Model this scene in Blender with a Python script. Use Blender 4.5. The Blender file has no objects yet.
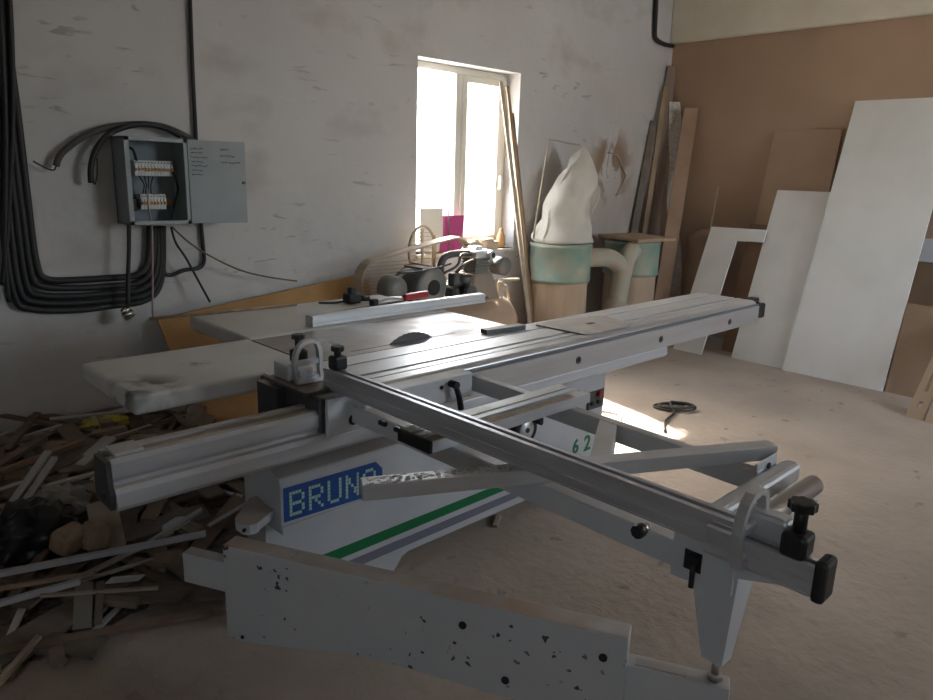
import bpy, bmesh, math, random
from mathutils import Vector, Matrix, noise as mnoise
random.seed(11)
S = bpy.context.scene
COL = S.collection
PI = math.pi

# ------------------------------------------------------------------ camera
F = 720.0
CAM = Vector((0, 0, 1.62))
yaw, pit, rol = (math.radians(a) for a in (44.38, 13.85, 1.73))
fw = Vector((math.sin(yaw)*math.cos(pit), math.cos(yaw)*math.cos(pit), -math.sin(pit)))
r0 = Vector((math.cos(yaw), -math.sin(yaw), 0)); u0 = r0.cross(fw)
rt = math.cos(rol)*r0 + math.sin(rol)*u0
up = -math.sin(rol)*r0 + math.cos(rol)*u0
cd = bpy.data.cameras.new('camera'); cam = bpy.data.objects.new('camera', cd); COL.objects.link(cam)
cd.sensor_width = 36; cd.lens = F/933*36; cd.clip_start = .05
mw = Matrix.Identity(4)
for i in range(3):
    mw[i][0] = rt[i]; mw[i][1] = up[i]; mw[i][2] = -fw[i]; mw[i][3] = CAM[i]
cam.matrix_world = mw
S.camera = cam

def at(x, y, ax, v):
    """point of the real plane (axis ax = v) that the measured photograph pixel falls on"""
    d = rt*((x-466.5)/F) - up*((y-350)/F) + fw
    return CAM + d*((v-CAM[ax])/d[ax])

# ------------------------------------------------------------------ materials
def mat(name, col, rough=.6, metal=0., col2=None, nscale=6., lo=.35, hi=.7, bump=0., bscale=30., dust=0., dcol=(.42,.32,.23),
        stretch=None, spots=None, detail=6, spec=.5, stain=None):
    m = bpy.data.materials.new(name); m.use_nodes = True
    nt = m.node_tree; N = nt.nodes; L = nt.links; N.clear()
    out = N.new('ShaderNodeOutputMaterial'); b = N.new('ShaderNodeBsdfPrincipled'); L.new(b.outputs[0], out.inputs[0])
    b.inputs['Roughness'].default_value = rough; b.inputs['Metallic'].default_value = metal
    b.inputs['Specular IOR Level'].default_value = spec
    g = N.new('ShaderNodeNewGeometry'); vec = g.outputs['Position']
    if stretch:
        mp = N.new('ShaderNodeMapping'); mp.inputs['Scale'].default_value = stretch; L.new(vec, mp.inputs[0]); sv = mp.outputs[0]
    else: sv = vec
    def nz(scale, a, bb, v=sv, det=detail):
        n = N.new('ShaderNodeTexNoise'); n.inputs['Scale'].default_value = scale; n.inputs['Detail'].default_value = det
        L.new(v, n.inputs['Vector']); r = N.new('ShaderNodeMapRange'); r.inputs[1].default_value = a; r.inputs[2].default_value = bb
        L.new(n.outputs[0], r.inputs[0]); return r.outputs[0]
    def mixc(f, a, c):
        x = N.new('ShaderNodeMix'); x.data_type = 'RGBA'
        if isinstance(f, float): x.inputs[0].default_value = f
        else: L.new(f, x.inputs[0])
        for s, v in ((6, a), (7, c)):
            if isinstance(v, tuple): x.inputs[s].default_value = v[:3]+(1,)
            else: L.new(v, x.inputs[s])
        return x.outputs[2]
    def mth(op, a, c):
        x = N.new('ShaderNodeMath'); x.operation = op; x.use_clamp = True
        for s, v in ((0, a), (1, c)):
            if isinstance(v, (int, float)): x.inputs[s].default_value = v
            else: L.new(v, x.inputs[s])
        return x.outputs[0]
    c = tuple(col)
    if col2: c = mixc(nz(nscale, lo, hi), c, tuple(col2))
    if spots:
        sc, th, scol = spots
        c = mixc(mth('MULTIPLY', nz(sc, th, th+.02, vec, 2), nz(sc*.22, .5, .56, vec, 2)), c, tuple(scol))
    if stain:
        for cen, r0_, r1_, sc_, sca, scol_ in stain:
            dd_ = N.new('ShaderNodeVectorMath'); dd_.operation = 'DISTANCE'; L.new(vec, dd_.inputs[0]); dd_.inputs[1].default_value = cen
            rr_ = N.new('ShaderNodeMapRange'); rr_.inputs[1].default_value = r1_; rr_.inputs[2].default_value = r0_; L.new(dd_.outputs['Value'], rr_.inputs[0])
            c = mixc(mth('MULTIPLY', mth('MULTIPLY', rr_.outputs[0], nz(sca, .42, .56, vec, 4)), sc_), c, tuple(scol_))
    if dust:
        sx = N.new('ShaderNodeSeparateXYZ'); L.new(g.outputs['Normal'], sx.inputs[0])
        r = N.new('ShaderNodeMapRange'); r.inputs[1].default_value = .7; r.inputs[2].default_value = .97; L.new(sx.outputs[2], r.inputs[0])
        f = mth('MULTIPLY', mth('MULTIPLY', r.outputs[0], nz(5, .2, .62, vec)), float(dust))
        c = mixc(f, c, dcol)
        r2 = N.new('ShaderNodeMapRange'); r2.inputs[3].default_value = rough; r2.inputs[4].default_value = .9; L.new(f, r2.inputs[0]); L.new(r2.outputs[0], b.inputs['Roughness'])
        if metal:
            r3 = N.new('ShaderNodeMapRange'); r3.inputs[3].default_value = metal; r3.inputs[4].default_value = 0; L.new(f, r3.inputs[0]); L.new(r3.outputs[0], b.inputs['Metallic'])
    if isinstance(c, tuple): b.inputs['Base Color'].default_value = c[:3]+(1,)
    else: L.new(c, b.inputs['Base Color'])
    if bump:
        n = N.new('ShaderNodeTexNoise'); n.inputs['Scale'].default_value = bscale; n.inputs['Detail'].default_value = 8; L.new(sv, n.inputs['Vector'])
        bp = N.new('ShaderNodeBump'); bp.inputs['Strength'].default_value = bump; bp.inputs['Distance'].default_value = .02
        L.new(n.outputs[0], bp.inputs['Height']); L.new(bp.outputs[0], b.inputs['Normal'])
    m['bsdf'] = b.name
    return m

TAN = (.45,.335,.245)
ALU = mat('aluminium', (.62,.63,.66), .42, .55, (.52,.53,.56), 3, stretch=(1,1,9))
ALUX = mat('aluminium_extrusion', (.62,.64,.67), .40, .55, (.52,.54,.57), 4, stretch=(.6,8,8), dust=.35, dcol=(.45,.38,.31))
ALUY = mat('aluminium_fence', (.62,.63,.67), .40, .55, (.50,.51,.55), 4, stretch=(8,.6,8))
BEAMM = mat('beam_aluminium', (.56,.58,.62), .45, .45, (.46,.48,.52), 4, stretch=(.6,8,8), dust=.75, dcol=(.40,.31,.23))
DUSTB = mat('packed_sawdust', (.40,.30,.22), .95, 0, (.30,.22,.16), 14, bump=.5, bscale=60)
SLIDE = mat('anodised_table', (.60,.61,.63), .33, .55, (.50,.50,.52), 3, stretch=(.5,7,7), dust=.22, dcol=(.5,.42,.34))
IRON = mat('cast_iron_table', (.40,.38,.36), .24, .65, (.29,.26,.24), 5, dust=.45, dcol=(.36,.29,.24))
RTAB = mat('dusty_table', (.64,.63,.61), .6, 0, (.55,.53,.50), 4, dust=.4, dcol=(.62,.55,.46))
LTAB = mat('stained_table', (.64,.64,.63), .6, 0, (.56,.55,.53), 4, dust=.25, dcol=(.58,.52,.45), stain=[((.85,2.45,.88),.05,.17,1.0,9,(.07,.075,.06)),((1.12,2.62,.88),.0,.06,.8,25,(.12,.09,.08))])
PAINT = mat('grey_white_paint', (.50,.52,.55), .45, 0, (.44,.46,.49), 4, dust=.7, dcol=TAN)
PAINT2 = mat('frame_paint', (.62,.64,.67), .42, 0, (.54,.56,.60), 4, dust=.55, dcol=(.42,.34,.27))
ARMP = mat('chipped_paint', (.60,.62,.65), .42, 0, (.54,.56,.59), 3, dust=.95, dcol=TAN, spots=(32, .65, (.06,.06,.065)))
GREEN = mat('green_stripe', (.0,.16,.05), .45)
GREY = mat('grey_stripe', (.17,.17,.22), .45)
BLUE = mat('blue_sticker', (.012,.075,.30), .35)
DOTS = mat('lettering_pale_green', (.42,.62,.50), .5)
BLACK = mat('black_plastic', (.015,.015,.017), .45)
DARK = mat('dark_slot', (.02,.02,.022), .8)
RED = mat('red_plastic', (.36,.02,.03), .35)
DGREY = mat('dark_grey_metal', (.10,.10,.105), .45, .4, dust=.6, dcol=TAN)
BLADE = mat('blade_steel', (.10,.10,.11), .5, .6)
STEEL = mat('steel_rod', (.45,.44,.43), .35, .9)
ROLL = mat('roller_steel', (.36,.33,.31), .4, .7, (.27,.24,.22), 4)
CABLE = mat('black_cable', (.022,.022,.025), .55, dust=.25, dcol=(.2,.17,.15))
PINK = mat('pinkish_wire', (.36,.27,.25), .6)
BOXP = mat('box_paint', (.33,.365,.38), .5, 0, (.29,.325,.34), 6)
BOXI = mat('box_inside', (.22,.26,.29), .6)
BRK = mat('breaker_white', (.62,.63,.64), .45)
ORANGE = mat('orange_plastic', (.62,.32,.12), .5)
INK = mat('ink', (.03,.035,.05), .8)
WHITEB = mat('white_laminate', (.80,.785,.76), .5, 0, (.73,.71,.68), 3, lo=.4, hi=.75)
BROWNB = mat('brown_board', (.30,.19,.12), .75, 0, (.24,.15,.095), 4, stretch=(1,1,.3))
CHIP = mat('orange_chipboard', (.46,.27,.11), .8, 0, (.36,.20,.08), 5, bump=.2, bscale=80)
WOODT = mat('tan_wood', (.38,.27,.18), .8, 0, (.28,.19,.12), 9, stretch=(3,3,.4))
WOODP = mat('pale_wood', (.46,.38,.30), .8, 0, (.36,.29,.22), 9)
WOODG = mat('grey_brown_wood', (.19,.155,.125), .85, 0, (.13,.10,.08), 9)
SCRAPB = mat('dull_brown_scrap', (.23,.165,.12), .85, 0, (.15,.11,.08), 9)
SCRAPT = mat('dull_tan_scrap', (.30,.235,.175), .85, 0, (.21,.165,.125), 9)
WOODB = mat('brown_wood', (.21,.15,.11), .85, 0, (.16,.105,.07), 9)
WLAM = mat('pale_offcut', (.46,.44,.42), .6, 0, (.40,.38,.36), 9)
MOUND = mat('chip_litter', (.13,.10,.08), .95, 0, (.22,.165,.12), 18, bump=1., bscale=50)
BAGB = mat('black_bag', (.012,.012,.014), .35)
BAGC = mat('clear_bag', (.26,.24,.22), .4)
BAGY = mat('yellow_green_bag', (.42,.38,.04), .5)
CLOTH = mat('filter_cloth', (.64,.60,.54), .9, 0, (.56,.51,.44), 5, bump=.25, bscale=18)
DRUM = mat('tan_drum', (.48,.36,.25), .75, 0, (.40,.29,.20), 4, stretch=(3,3,.5))
DGREEN = mat('dusty_green', (.21,.32,.26), .7, 0, (.38,.36,.28), 6, dust=.9, dcol=(.45,.35,.25))
DUCT = mat('dusty_duct', (.38,.38,.31), .7, 0, (.42,.33,.24), 5, dust=.9, dcol=(.45,.35,.25))
COMPT = mat('dusty_tank', (.45,.34,.25), .7, 0, (.38,.28,.21), 4, dust=.8, dcol=(.55,.45,.35))
PUMP = mat('dusty_pump', (.25,.205,.17), .6, .3, (.28,.22,.18), 6, dust=.9, dcol=(.50,.42,.34))
MOTOR = mat('grey_motor', (.15,.17,.17), .5, .2, (.25,.215,.18), 5, dust=.8, dcol=(.42,.36,.30))
GUARD = mat('pale_guard', (.46,.37,.28), .7, 0, dust=.8, dcol=(.62,.55,.46))
FRAMEW = mat('window_frame_paint', (.74,.72,.66), .45, 0, (.66,.63,.56), 4)
MAGENTA = mat('magenta_card', (.42,.05,.20), .6)
PERF = mat('white_strip', (.62,.60,.58), .6, 0, (.42,.36,.31), 30)
SOIL = mat('outside_ground', (.5,.48,.44), .9)

def wall_mat(name, base, base2, warm, warm_x, patch=False):
    m = mat(name, base, .85, 0, base2, .9, .3, .7, bump=.35, bscale=9, detail=9)
    nt = m.node_tree; N = nt.nodes; L = nt.links; b = N[m['bsdf']]
    g = N.new('ShaderNodeNewGeometry')
    src = b.inputs['Base Color'].links[0].from_socket
    def layer(src, f, col):
        x = N.new('ShaderNodeMix'); x.data_type = 'RGBA'; L.new(f, x.inputs[0]); L.new(src, x.inputs[6]); x.inputs[7].default_value = col+(1,)
        return x.outputs[2]
    def nz(scale, a, bb, st, det=5, dist=0):
        mp = N.new('ShaderNodeMapping'); mp.inputs['Scale'].default_value = st; L.new(g.outputs['Position'], mp.inputs[0])
        n = N.new('ShaderNodeTexNoise'); n.inputs['Scale'].default_value = scale; n.inputs['Detail'].default_value = det; n.inputs['Distortion'].default_value = dist
        L.new(mp.outputs[0], n.inputs['Vector']); r = N.new('ShaderNodeMapRange'); r.inputs[1].default_value = a; r.inputs[2].default_value = bb
        L.new(n.outputs[0], r.inputs[0]); return r.outputs[0]
    def mul(a, c):
        x = N.new('ShaderNodeMath'); x.operation = 'MULTIPLY'; L.new(a, x.inputs[0])
        if isinstance(c, float): x.inputs[1].default_value = c
        else: L.new(c, x.inputs[1])
        return x.outputs[0]
    # grubby scratches and scuffs
    src = layer(src, mul(mul(nz(5, .63, .70, (1,1,4), 6, .6), nz(1.1, .47, .58, (1,1,1), 2)), .5), (.16,.14,.13))
    src = layer(src, mul(nz(2.2, .56, .78, (1,1,1.6), 8), .45), (.30,.27,.25))
    if warm_x is not None:                                   # sawdust settled towards the working corner
        sx = N.new('ShaderNodeSeparateXYZ'); L.new(g.outputs['Position'], sx.inputs[0])
        r = N.new('ShaderNodeMapRange'); r.inputs[1].default_value = warm_x; r.inputs[2].default_value = warm_x+2.0; L.new(sx.outputs[0], r.inputs[0])
        rz = N.new('ShaderNodeMapRange'); rz.inputs[1].default_value = 2.9; rz.inputs[2].default_value = 1.2; L.new(sx.outputs[2], rz.inputs[0])
        src = layer(src, mul(mul(mul(r.outputs[0], rz.outputs[0]), nz(1.5, .2, .6, (1,1,.6))), .85), warm)
    if patch:                                                # bare patch where the plaster came off
        d = N.new('ShaderNodeVectorMath'); d.operation = 'DISTANCE'; L.new(g.outputs['Position'], d.inputs[0]); d.inputs[1].default_value = (6.2,4.35,1.72)
        a = N.new('ShaderNodeMapRange'); a.inputs[1].default_value = .42; a.inputs[2].default_value = .22; L.new(d.outputs['Value'], a.inputs[0])
        src = layer(src, mul(a.outputs[0], nz(4.5, .44, .52, (1,1,.6), 7, .8)), (.27,.18,.125))
    L.new(src, b.inputs['Base Color'])
    return m
WALLB = wall_mat('plaster_back', (.60,.595,.60), (.52,.51,.51), (.36,.275,.215), 4.6, True)
WALLW = wall_mat('plaster_plain', (.60,.59,.58), (.52,.50,.48), (.4,.3,.2), None)
WALLR = mat('brown_fibreboard_wall', (.46,.315,.215), .75, 0, (.40,.265,.18), 1.3, lo=.3, hi=.7, bump=.06, bscale=6, detail=8)
BEAMC = mat('cream_concrete', (.76,.70,.59), .85, 0, (.67,.60,.49), 2.5, bump=.5, bscale=9)
FLOOR = mat('dusty_concrete', (.47,.395,.33), .88, 0, (.37,.305,.25), 1.6, lo=.3, hi=.7, bump=.6, bscale=16, detail=10, spots=(9,.66,(.30,.25,.21)))
CEIL = mat('ceiling_plaster', (.6,.58,.55), .9)

def glass_mat():
    m = bpy.data.materials.new('window_glass'); m.use_nodes = True; nt = m.node_tree; N = nt.nodes; N.clear()
    o = N.new('ShaderNodeOutputMaterial'); mx = N.new('ShaderNodeMixShader'); t = N.new('ShaderNodeBsdfTransparent'); gl = N.new('ShaderNodeBsdfGlossy')
    gl.inputs['Roughness'].default_value = .05; t.inputs[0].default_value = (.94,.95,.95,1); mx.inputs[0].default_value = .05
    nt.links.new(t.outputs[0], mx.inputs[1]); nt.links.new(gl.outputs[0], mx.inputs[2]); nt.links.new(mx.outputs[0], o.inputs[0]); return m
GLASS = glass_mat()

# ------------------------------------------------------------------ mesh helpers
WO = {}
class M:
    def __init__(s): s.bm = bmesh.new()
    def _fin(s, verts, mi, bev=0., seg=2, smooth=False):
        fs = list({f for v in verts for f in v.link_faces})
        for f in fs: f.material_index = mi; f.smooth = smooth
        if bev:
            es = list({e for f in fs for e in f.edges})
            r = bmesh.ops.bevel(s.bm, geom=es, offset=bev, segments=seg, profile=.5, affect='EDGES', clamp_overlap=True)
            for f in r['faces']: f.material_index = mi
    def box(s, x0, x1, y0, y1, z0, z1, bev=0., mi=0, seg=1, mtx=None):
        vs = [s.bm.verts.new((x, y, z)) for x in (x0, x1) for y in (y0, y1) for z in (z0, z1)]
        for q in ((0,1,3,2),(4,6,7,5),(0,4,5,1),(2,3,7,6),(0,2,6,4),(1,5,7,3)): s.bm.faces.new([vs[i] for i in q])
        if mtx: bmesh.ops.transform(s.bm, matrix=mtx, verts=vs)
        s._fin(vs, mi, bev, seg); return s
    def poly(s, pts, off, mi=0, bev=0., smooth=False):
        """planar polygon (3D points) extruded by vector off"""
        off = Vector(off); a = [s.bm.verts.new(Vector(p)) for p in pts]; b = [s.bm.verts.new(Vector(p)+off) for p in pts]; n = len(a)
        s.bm.faces.new(a[::-1]); s.bm.faces.new(b)
        for i in range(n): s.bm.faces.new((a[i], a[(i+1)%n], b[(i+1)%n], b[i]))
        bmesh.ops.recalc_face_normals(s.bm, faces=list({f for v in a+b for f in v.link_faces}))
        s._fin(a+b, mi, bev); return s
    def prism(s, prof, axis, lo, hi, mi=0, bev=0.):
        f = {'x': lambda p: (lo, p[0], p[1]), 'y': lambda p: (p[0], lo, p[1]), 'z': lambda p: (p[0], p[1], lo)}[axis]
        o = {'x': (hi-lo,0,0), 'y': (0,hi-lo,0), 'z': (0,0,hi-lo)}[axis]
        return s.poly([f(p) for p in prof], o, mi, bev)
    def slab(s, p0, p1, p2, th, mi=0, bev=0.):
        p0, p1, p2 = Vector(p0), Vector(p1), Vector(p2); n = (p1-p0).cross(p2-p0).normalized()
        return s.poly([p0, p1, p1+p2-p0, p2], n*th, mi, bev)
    def cyl(s, p0, p1, r0, r1=None, seg=20, mi=0, caps=True):
        p0, p1 = Vector(p0), Vector(p1); r1 = r0 if r1 is None else r1; d = (p1-p0).normalized()
        a = d.orthogonal().normalized(); b = d.cross(a); R = []
        for p, r in ((p0, r0), (p1, r1)): R.append([s.bm.verts.new(p+(a*math.cos(t)+b*math.sin(t))*r) for t in (2*PI*i/seg for i in range(seg))])
        for i in range(seg):
            f = s.bm.faces.new((R[0][i], R[0][(i+1)%seg], R[1][(i+1)%seg], R[1][i])); f.smooth = True; f.material_index = mi
        if caps:
            for q in (R[0][::-1], R[1]): f = s.bm.faces.new(q); f.material_index = mi
        return s
    def tube(s, pts, r, seg=8, mi=0, sub=5, closed=False, taper=None):
        P = [Vector(p) for p in pts]
        if sub > 1 and len(P) > 2:
            Q = []; n = len(P); rng = n if closed else n-1
            for i in range(rng):
                g = (lambda k: P[k % n]) if closed else (lambda k: P[min(max(k, 0), n-1)])
                a, b, c, d = g(i-1), g(i), g(i+1), g(i+2)
                for j in range(sub):
                    t = j/sub; Q.append(.5*((2*b)+(c-a)*t+(2*a-5*b+4*c-d)*t*t+(3*b-a-3*c+d)*t**3))
            if not closed: Q.append(P[-1])
            P = Q
        n = len(P); rings = []; up_ = Vector((0,0,1)); prev = None
        for i, p in enumerate(P):
            t = (P[(i+1) % n]-P[i-1]) if closed else (P[min(i+1, n-1)]-P[max(i-1, 0)])
            t.normalize()
            if prev is None: a = t.orthogonal().normalized()
            else:
                a = prev-t*prev.dot(t); a = a.normalized() if a.length > 1e-6 else t.orthogonal().normalized()
            prev = a; b = t.cross(a); rr = r if taper is None else r+(taper-r)*i/(n-1)
            rings.append([s.bm.verts.new(p+(a*math.cos(q)+b*math.sin(q))*rr) for q in (2*PI*k/seg for k in range(seg))])
        for i in range(n if closed else n-1):
            A, B = rings[i], rings[(i+1) % n]
            for k in range(seg):
                f = s.bm.faces.new((A[k], A[(k+1)%seg], B[(k+1)%seg], B[k])); f.smooth = True; f.material_index = mi
        if not closed:
            for q in (rings[0][::-1], rings[-1]): f = s.bm.faces.new(q); f.material_index = mi
        return s
    def lathe(s, prof, c, seg=28, axis='z', mi=0):
        c = Vector(c); rings = []
        for r, h in prof:
            ring = []
            for i in range(seg):
                t = 2*PI*i/seg; x, y = r*math.cos(t), r*math.sin(t)
                ring.append(s.bm.verts.new(c+Vector({'z': (x,y,h), 'x': (h,x,y), 'y': (y,h,x)}[axis])))
            rings.append(ring)
        for A, B in zip(rings, rings[1:]):
            for k in range(seg):
                f = s.bm.faces.new((A[k], A[(k+1)%seg], B[(k+1)%seg], B[k])); f.smooth = True; f.material_index = mi
        for q in (rings[0][::-1], rings[-1]): f = s.bm.faces.new(q); f.material_index = mi
        return s
    def sweep(s, path, w, plane, lo, hi, closed=True, mi=0):
        """flat band of width w along a 2D path, extruded lo..hi out of the plane ('y': path is x,z ; 'x': path is y,z)"""
        P = [Vector(p) for p in path]; n = len(P); O = []
        for i in range(n):
            t = (P[(i+1)%n]-P[i-1]) if closed else (P[min(i+1,n-1)]-P[max(i-1,0)])
            t.normalize(); nn = Vector((-t.y, t.x))*w/2; O.append((P[i]+nn, P[i]-nn))
        def v(p, k): return s.bm.verts.new((p.x, k, p.y) if plane == 'y' else (k, p.x, p.y))
        R = [[v(a, lo), v(b, lo), v(b, hi), v(a, hi)] for a, b in O]; fs = []
        for i in range(n if closed else n-1):
            A, B = R[i], R[(i+1)%n]
            for k in range(4): fs.append(s.bm.faces.new((A[k], A[(k+1)%4], B[(k+1)%4], B[k])))
        if not closed: fs += [s.bm.faces.new(R[0][::-1]), s.bm.faces.new(R[-1])]
        bmesh.ops.recalc_face_normals(s.bm, faces=fs)
        for f in fs: f.material_index = mi
        return s
    def build(s, name, mats, parent=None, label=None, origin=None):
        bm = s.bm; bmesh.ops.recalc_face_normals(bm, faces=bm.faces[:])
        lo = Vector([min(v.co[i] for v in bm.verts) for i in range(3)]); hi = Vector([max(v.co[i] for v in bm.verts) for i in range(3)])
        c = (lo+hi)/2
        if parent is None: c.z = lo.z
        if origin is not None: c = Vector(origin)
        bmesh.ops.translate(bm, vec=-c, verts=bm.verts[:])
        me = bpy.data.meshes.new(name); bm.to_mesh(me); bm.free()
        for m in (mats if isinstance(mats, (list, tuple)) else [mats]): me.materials.append(m)
        o = bpy.data.objects.new(name, me); COL.objects.link(o)
        if parent: o.parent = parent; o.location = c-WO[parent.name]
        else: o.location = c
        WO[o.name] = c
        if label: o['label'] = label
        return o
def thing(name, label, cat, loc, group=None):
    o = bpy.data.objects.new(name, None); COL.objects.link(o); o.location = loc; o.empty_display_size = .1
    WO[o.name] = Vector(loc); return tag(o, label, cat, group)
def tag(o, label, cat, group=None, kind=None):
    o['label'] = label; o['category'] = cat
    if group: o['group'] = group
    if kind: o['kind'] = kind
    return o
def struct(o): o['kind'] = 'structure'; return o
def dup(root, loc, rot=None, label=None, group=None):
    r = root.copy(); COL.objects.link(r); r.location = loc
    if rot: r.rotation_euler = rot
    if label: r['label'] = label
    if group: r['group'] = group
    for ch in list(root.children):
        c = ch.copy(); COL.objects.link(c); c.parent = r
        for g in ch.children:
            d = g.copy(); COL.objects.link(d); d.parent = c
    return r

# ------------------------------------------------------------------ room
XL, XR, YF, YB, ZC = -2.6, 7.15, -2.6, 4.35, 3.45
struct(M().box(XL-.2, XR+.2, YF-.2, YB+.35, -.15, 0).build('floor', FLOOR))
struct(M().box(XL-.2, XR+.2, YF-.2, YB+.35, ZC, ZC+.15).build('ceiling', CEIL))
lx0, lx1, lz0, lz1 = -1.3, -.6, 1.2, 2.15
b = M()
for q in ((YF-.2, lx0, 0, ZC), (lx1, YB+.35, 0, ZC), (lx0, lx1, 0, lz0), (lx0, lx1, lz1, ZC)): b.box(XL-.2, XL, q[0], q[1], q[2], q[3])
struct(b.build('wall_left', WALLW))
struct(M().box(XR, XR+.2, YF-.2, YB+.35, 0, ZC).build('wall_right', WALLR))
wx0, wx1, wz0, wz1 = 3.665, 4.80, .98, 2.445
b = M()
for q in ((XL, wx0, 0, ZC), (wx1, XR, 0, ZC), (wx0, wx1, 0, wz0), (wx0, wx1, wz1, ZC)): b.box(q[0], q[1], YB, YB+.32, q[2], q[3])
struct(b.build('wall_back', WALLB))
fx0, fx1, fz0, fz1 = 4.6, 6.95, 1.5, 3.2
b = M()
for q in ((XL, fx0, 0, ZC), (fx1, XR, 0, ZC), (fx0, fx1, 0, fz0), (fx0, fx1, fz1, ZC)): b.box(q[0], q[1], YF-.2, YF, q[2], q[3])
struct(b.build('wall_front', WALLW))
struct(M().box(XR-.07, XR, YF, YB, 2.985, ZC, .01).build('trim_1', BEAMC))
struct(M().box(-30, 40, -40, 50, -.6, -.5).build('ground', SOIL))

def window(name, x0, x1, z0, z1, y, panes, dirn):
    root = bpy.data.objects.new(name, None); COL.objects.link(root); root.location = ((x0+x1)/2, y, z0); WO[name] = Vector(root.location); struct(root)
    fr = .055; b = M(); d = .06
    b.box(x0, x0+fr, y, y+d, z0, z1, .004); b.box(x1-fr, x1, y, y+d, z0, z1, .004)
    b.box(x0+fr, x1-fr, y, y+d, z1-fr, z1, .004); b.box(x0+fr, x1-fr, y, y+d, z0, z0+fr, .004)
    n = len(panes)-1
    for k in range(1, n): b.box(panes[k]-.035, panes[k]+.035, y-.004, y+d, z0+fr, z1-fr, .004)
    b.build('window_frame', FRAMEW, root)
    for k in range(n):
        a0 = x0+fr if k == 0 else panes[k]+.035; a1 = x1-fr if k == n-1 else panes[k+1]-.035
        g = .0
        if k == n-1:                                            # opening sash with its own frame
            s_ = .055; q = M()
            for r in ((a0, a0+s_, z0+fr, z1-fr), (a1-s_, a1, z0+fr, z1-fr), (a0+s_, a1-s_, z0+fr, z0+fr+s_), (a0+s_, a1-s_, z1-fr-s_, z1-fr)):
                q.box(r[0], r[1], y-.012, y+d-.012, r[2], r[3], .004)
            q.box(a1-.035, a1-.02, y-.05, y-.012, z0+.5, z0+.62, .004)
            q.build('window_sash', FRAMEW, root); g = s_
        M().box(a0+g, a1-g, y+.024, y+.028, z0+fr+g, z1-fr-g).build('pane', GLASS, root)
window('window_1', wx0, wx1, wz0, wz1, YB+.15, [wx0, (wx0+wx1)/2, wx1], 1)
window('fill_window_2', fx0, fx1, fz0, fz1, YF-.12, [fx0, 5.6, 6.25, fx1], -1)  # unseen front window, added to bring daylight onto the right side
window('fill_window_3', -.35, .35, lz0, lz1, 0, [-.35, .35], 1)  # unseen window behind the camera, added as cool fill for left-facing sides
w3 = bpy.data.objects['fill_window_3']; w3.location = (XL-.12, (lx0+lx1)/2, lz0); w3.rotation_euler = (0, 0, PI/2)
struct(M().box(wx0-.0, wx1, YB-.02, YB+.15, wz0-.03, wz0, .004).build('trim_2', FRAMEW))

# ------------------------------------------------------------------ the panel saw
saw = thing('panel_saw', 'large grey-white sliding panel saw with aluminium tables, crosscut frame and long fence', 'saw', (2.0, 2.2, 0))
# cabinet ---------------------------------------------------------
b = M()
arch = [(1.105,0),(1.66,0),(1.69,.03),(1.715,.062),(1.75,.075),(2.62,.075),(2.66,.06),(2.70,0),(3.08,0),(3.08,.60)] + \
       [(3.08-.06*(1-math.cos(t)), .60+.06*math.sin(t)) for t in (.4,.8,1.2,PI/2)] + [(1.105,.66)]
b.prism(arch, 'y', 2.10, 2.24)
b.box(1.55, 2.75, 2.24, 2.86, .05, .80, .01)
b.box(1.62, 2.7, 1.99, 2.24, .66, .69, .003)
cab = b.build('cabinet', PAINT, saw)
b = M()                                                           # protruding front cover with a dusty ledge
b.prism([(1.98,.425),(1.98,.60),(1.992,.622),(2.10,.655),(2.10,.425)], 'x', 1.10, 2.0, 0, .004)
b.box(1.10, 2.0, 1.974, 1.98, .425, .455, .002)
b.build('front_cover', PAINT, cab)
for n, z0, z1, m in (('green_stripe', .177, .216, GREEN), ('grey_stripe', .112, .146, GREY)):
    M().poly([(1.20, 2.097, z0-.01), (2.62, 2.097, z0), (2.62, 2.097, z1), (1.20, 2.097, z1-.004)], (0,.004,0)).build(n, m, cab)
FONT = {'B': '11110 10001 10001 11110 10001 10001 11110', 'R': '11110 10001 10001 11110 10100 10010 10001',
        'U': '10001 10001 10001 10001 10001 10001 01110', 'N': '10001 11001 11001 10101 10011 10011 10001', 'O': '01110 10001 10001 10001 10001 10001 01110'}
b = M(); b.poly([(1.11,1.9785,.468),(1.52,1.9785,.455),(1.52,1.9785,.55),(1.49,1.9785,.583),(1.11,1.9785,.590)], (0,.003,0))
for i, ch in enumerate('BRUNO'):
    for r, row in enumerate(FONT[ch].split()):
        for c, v in enumerate(row):
            if v == '1':
                x = 1.136+i*.075+c*.0118; z = .565-r*.0128-(x-1.13)*.02
                b.box(x-.0048, x+.0048, 1.9765, 1.979, z-.0052, z+.0052, 0, 1)
b.build('sticker', [BLUE, DOTS], cab, 'blue sticker with dotted pale green capital letters')
def number(ch, x, z, h, y, name, par):
    cu = bpy.data.curves.new('n', 'FONT'); cu.body = ch; cu.size = h*1.4; cu.extrude = .001; cu.align_x = 'CENTER'; cu.offset = .0022
    t = bpy.data.objects.new('n', cu); COL.objects.link(t)
    me = bpy.data.meshes.new_from_object(t.evaluated_get(bpy.context.evaluated_depsgraph_get())); bpy.data.objects.remove(t)
    me.transform(Matrix.Rotation(PI/2, 4, 'X')); me.materials.clear(); me.materials.append(GREEN)
    o = bpy.data.objects.new(name, me); COL.objects.link(o); o.parent = par; o.location = Vector((x, y, z))-WO[par.name]; return o
number('6', 2.865, .225, .075, 2.098, 'painted_number', cab); number('2', 2.965, .215, .085, 2.098, 'painted_number', cab)
b = M(); b.box(2.25, 2.46, 2.085, 2.10, .40, .57, .004, 1); b.box(2.36, 2.56, 2.085, 2.10, .36, .37, .002, 1); b.box(2.50, 2.56, 2.07, 2.10, .47, .49, .004, 1)
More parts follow.
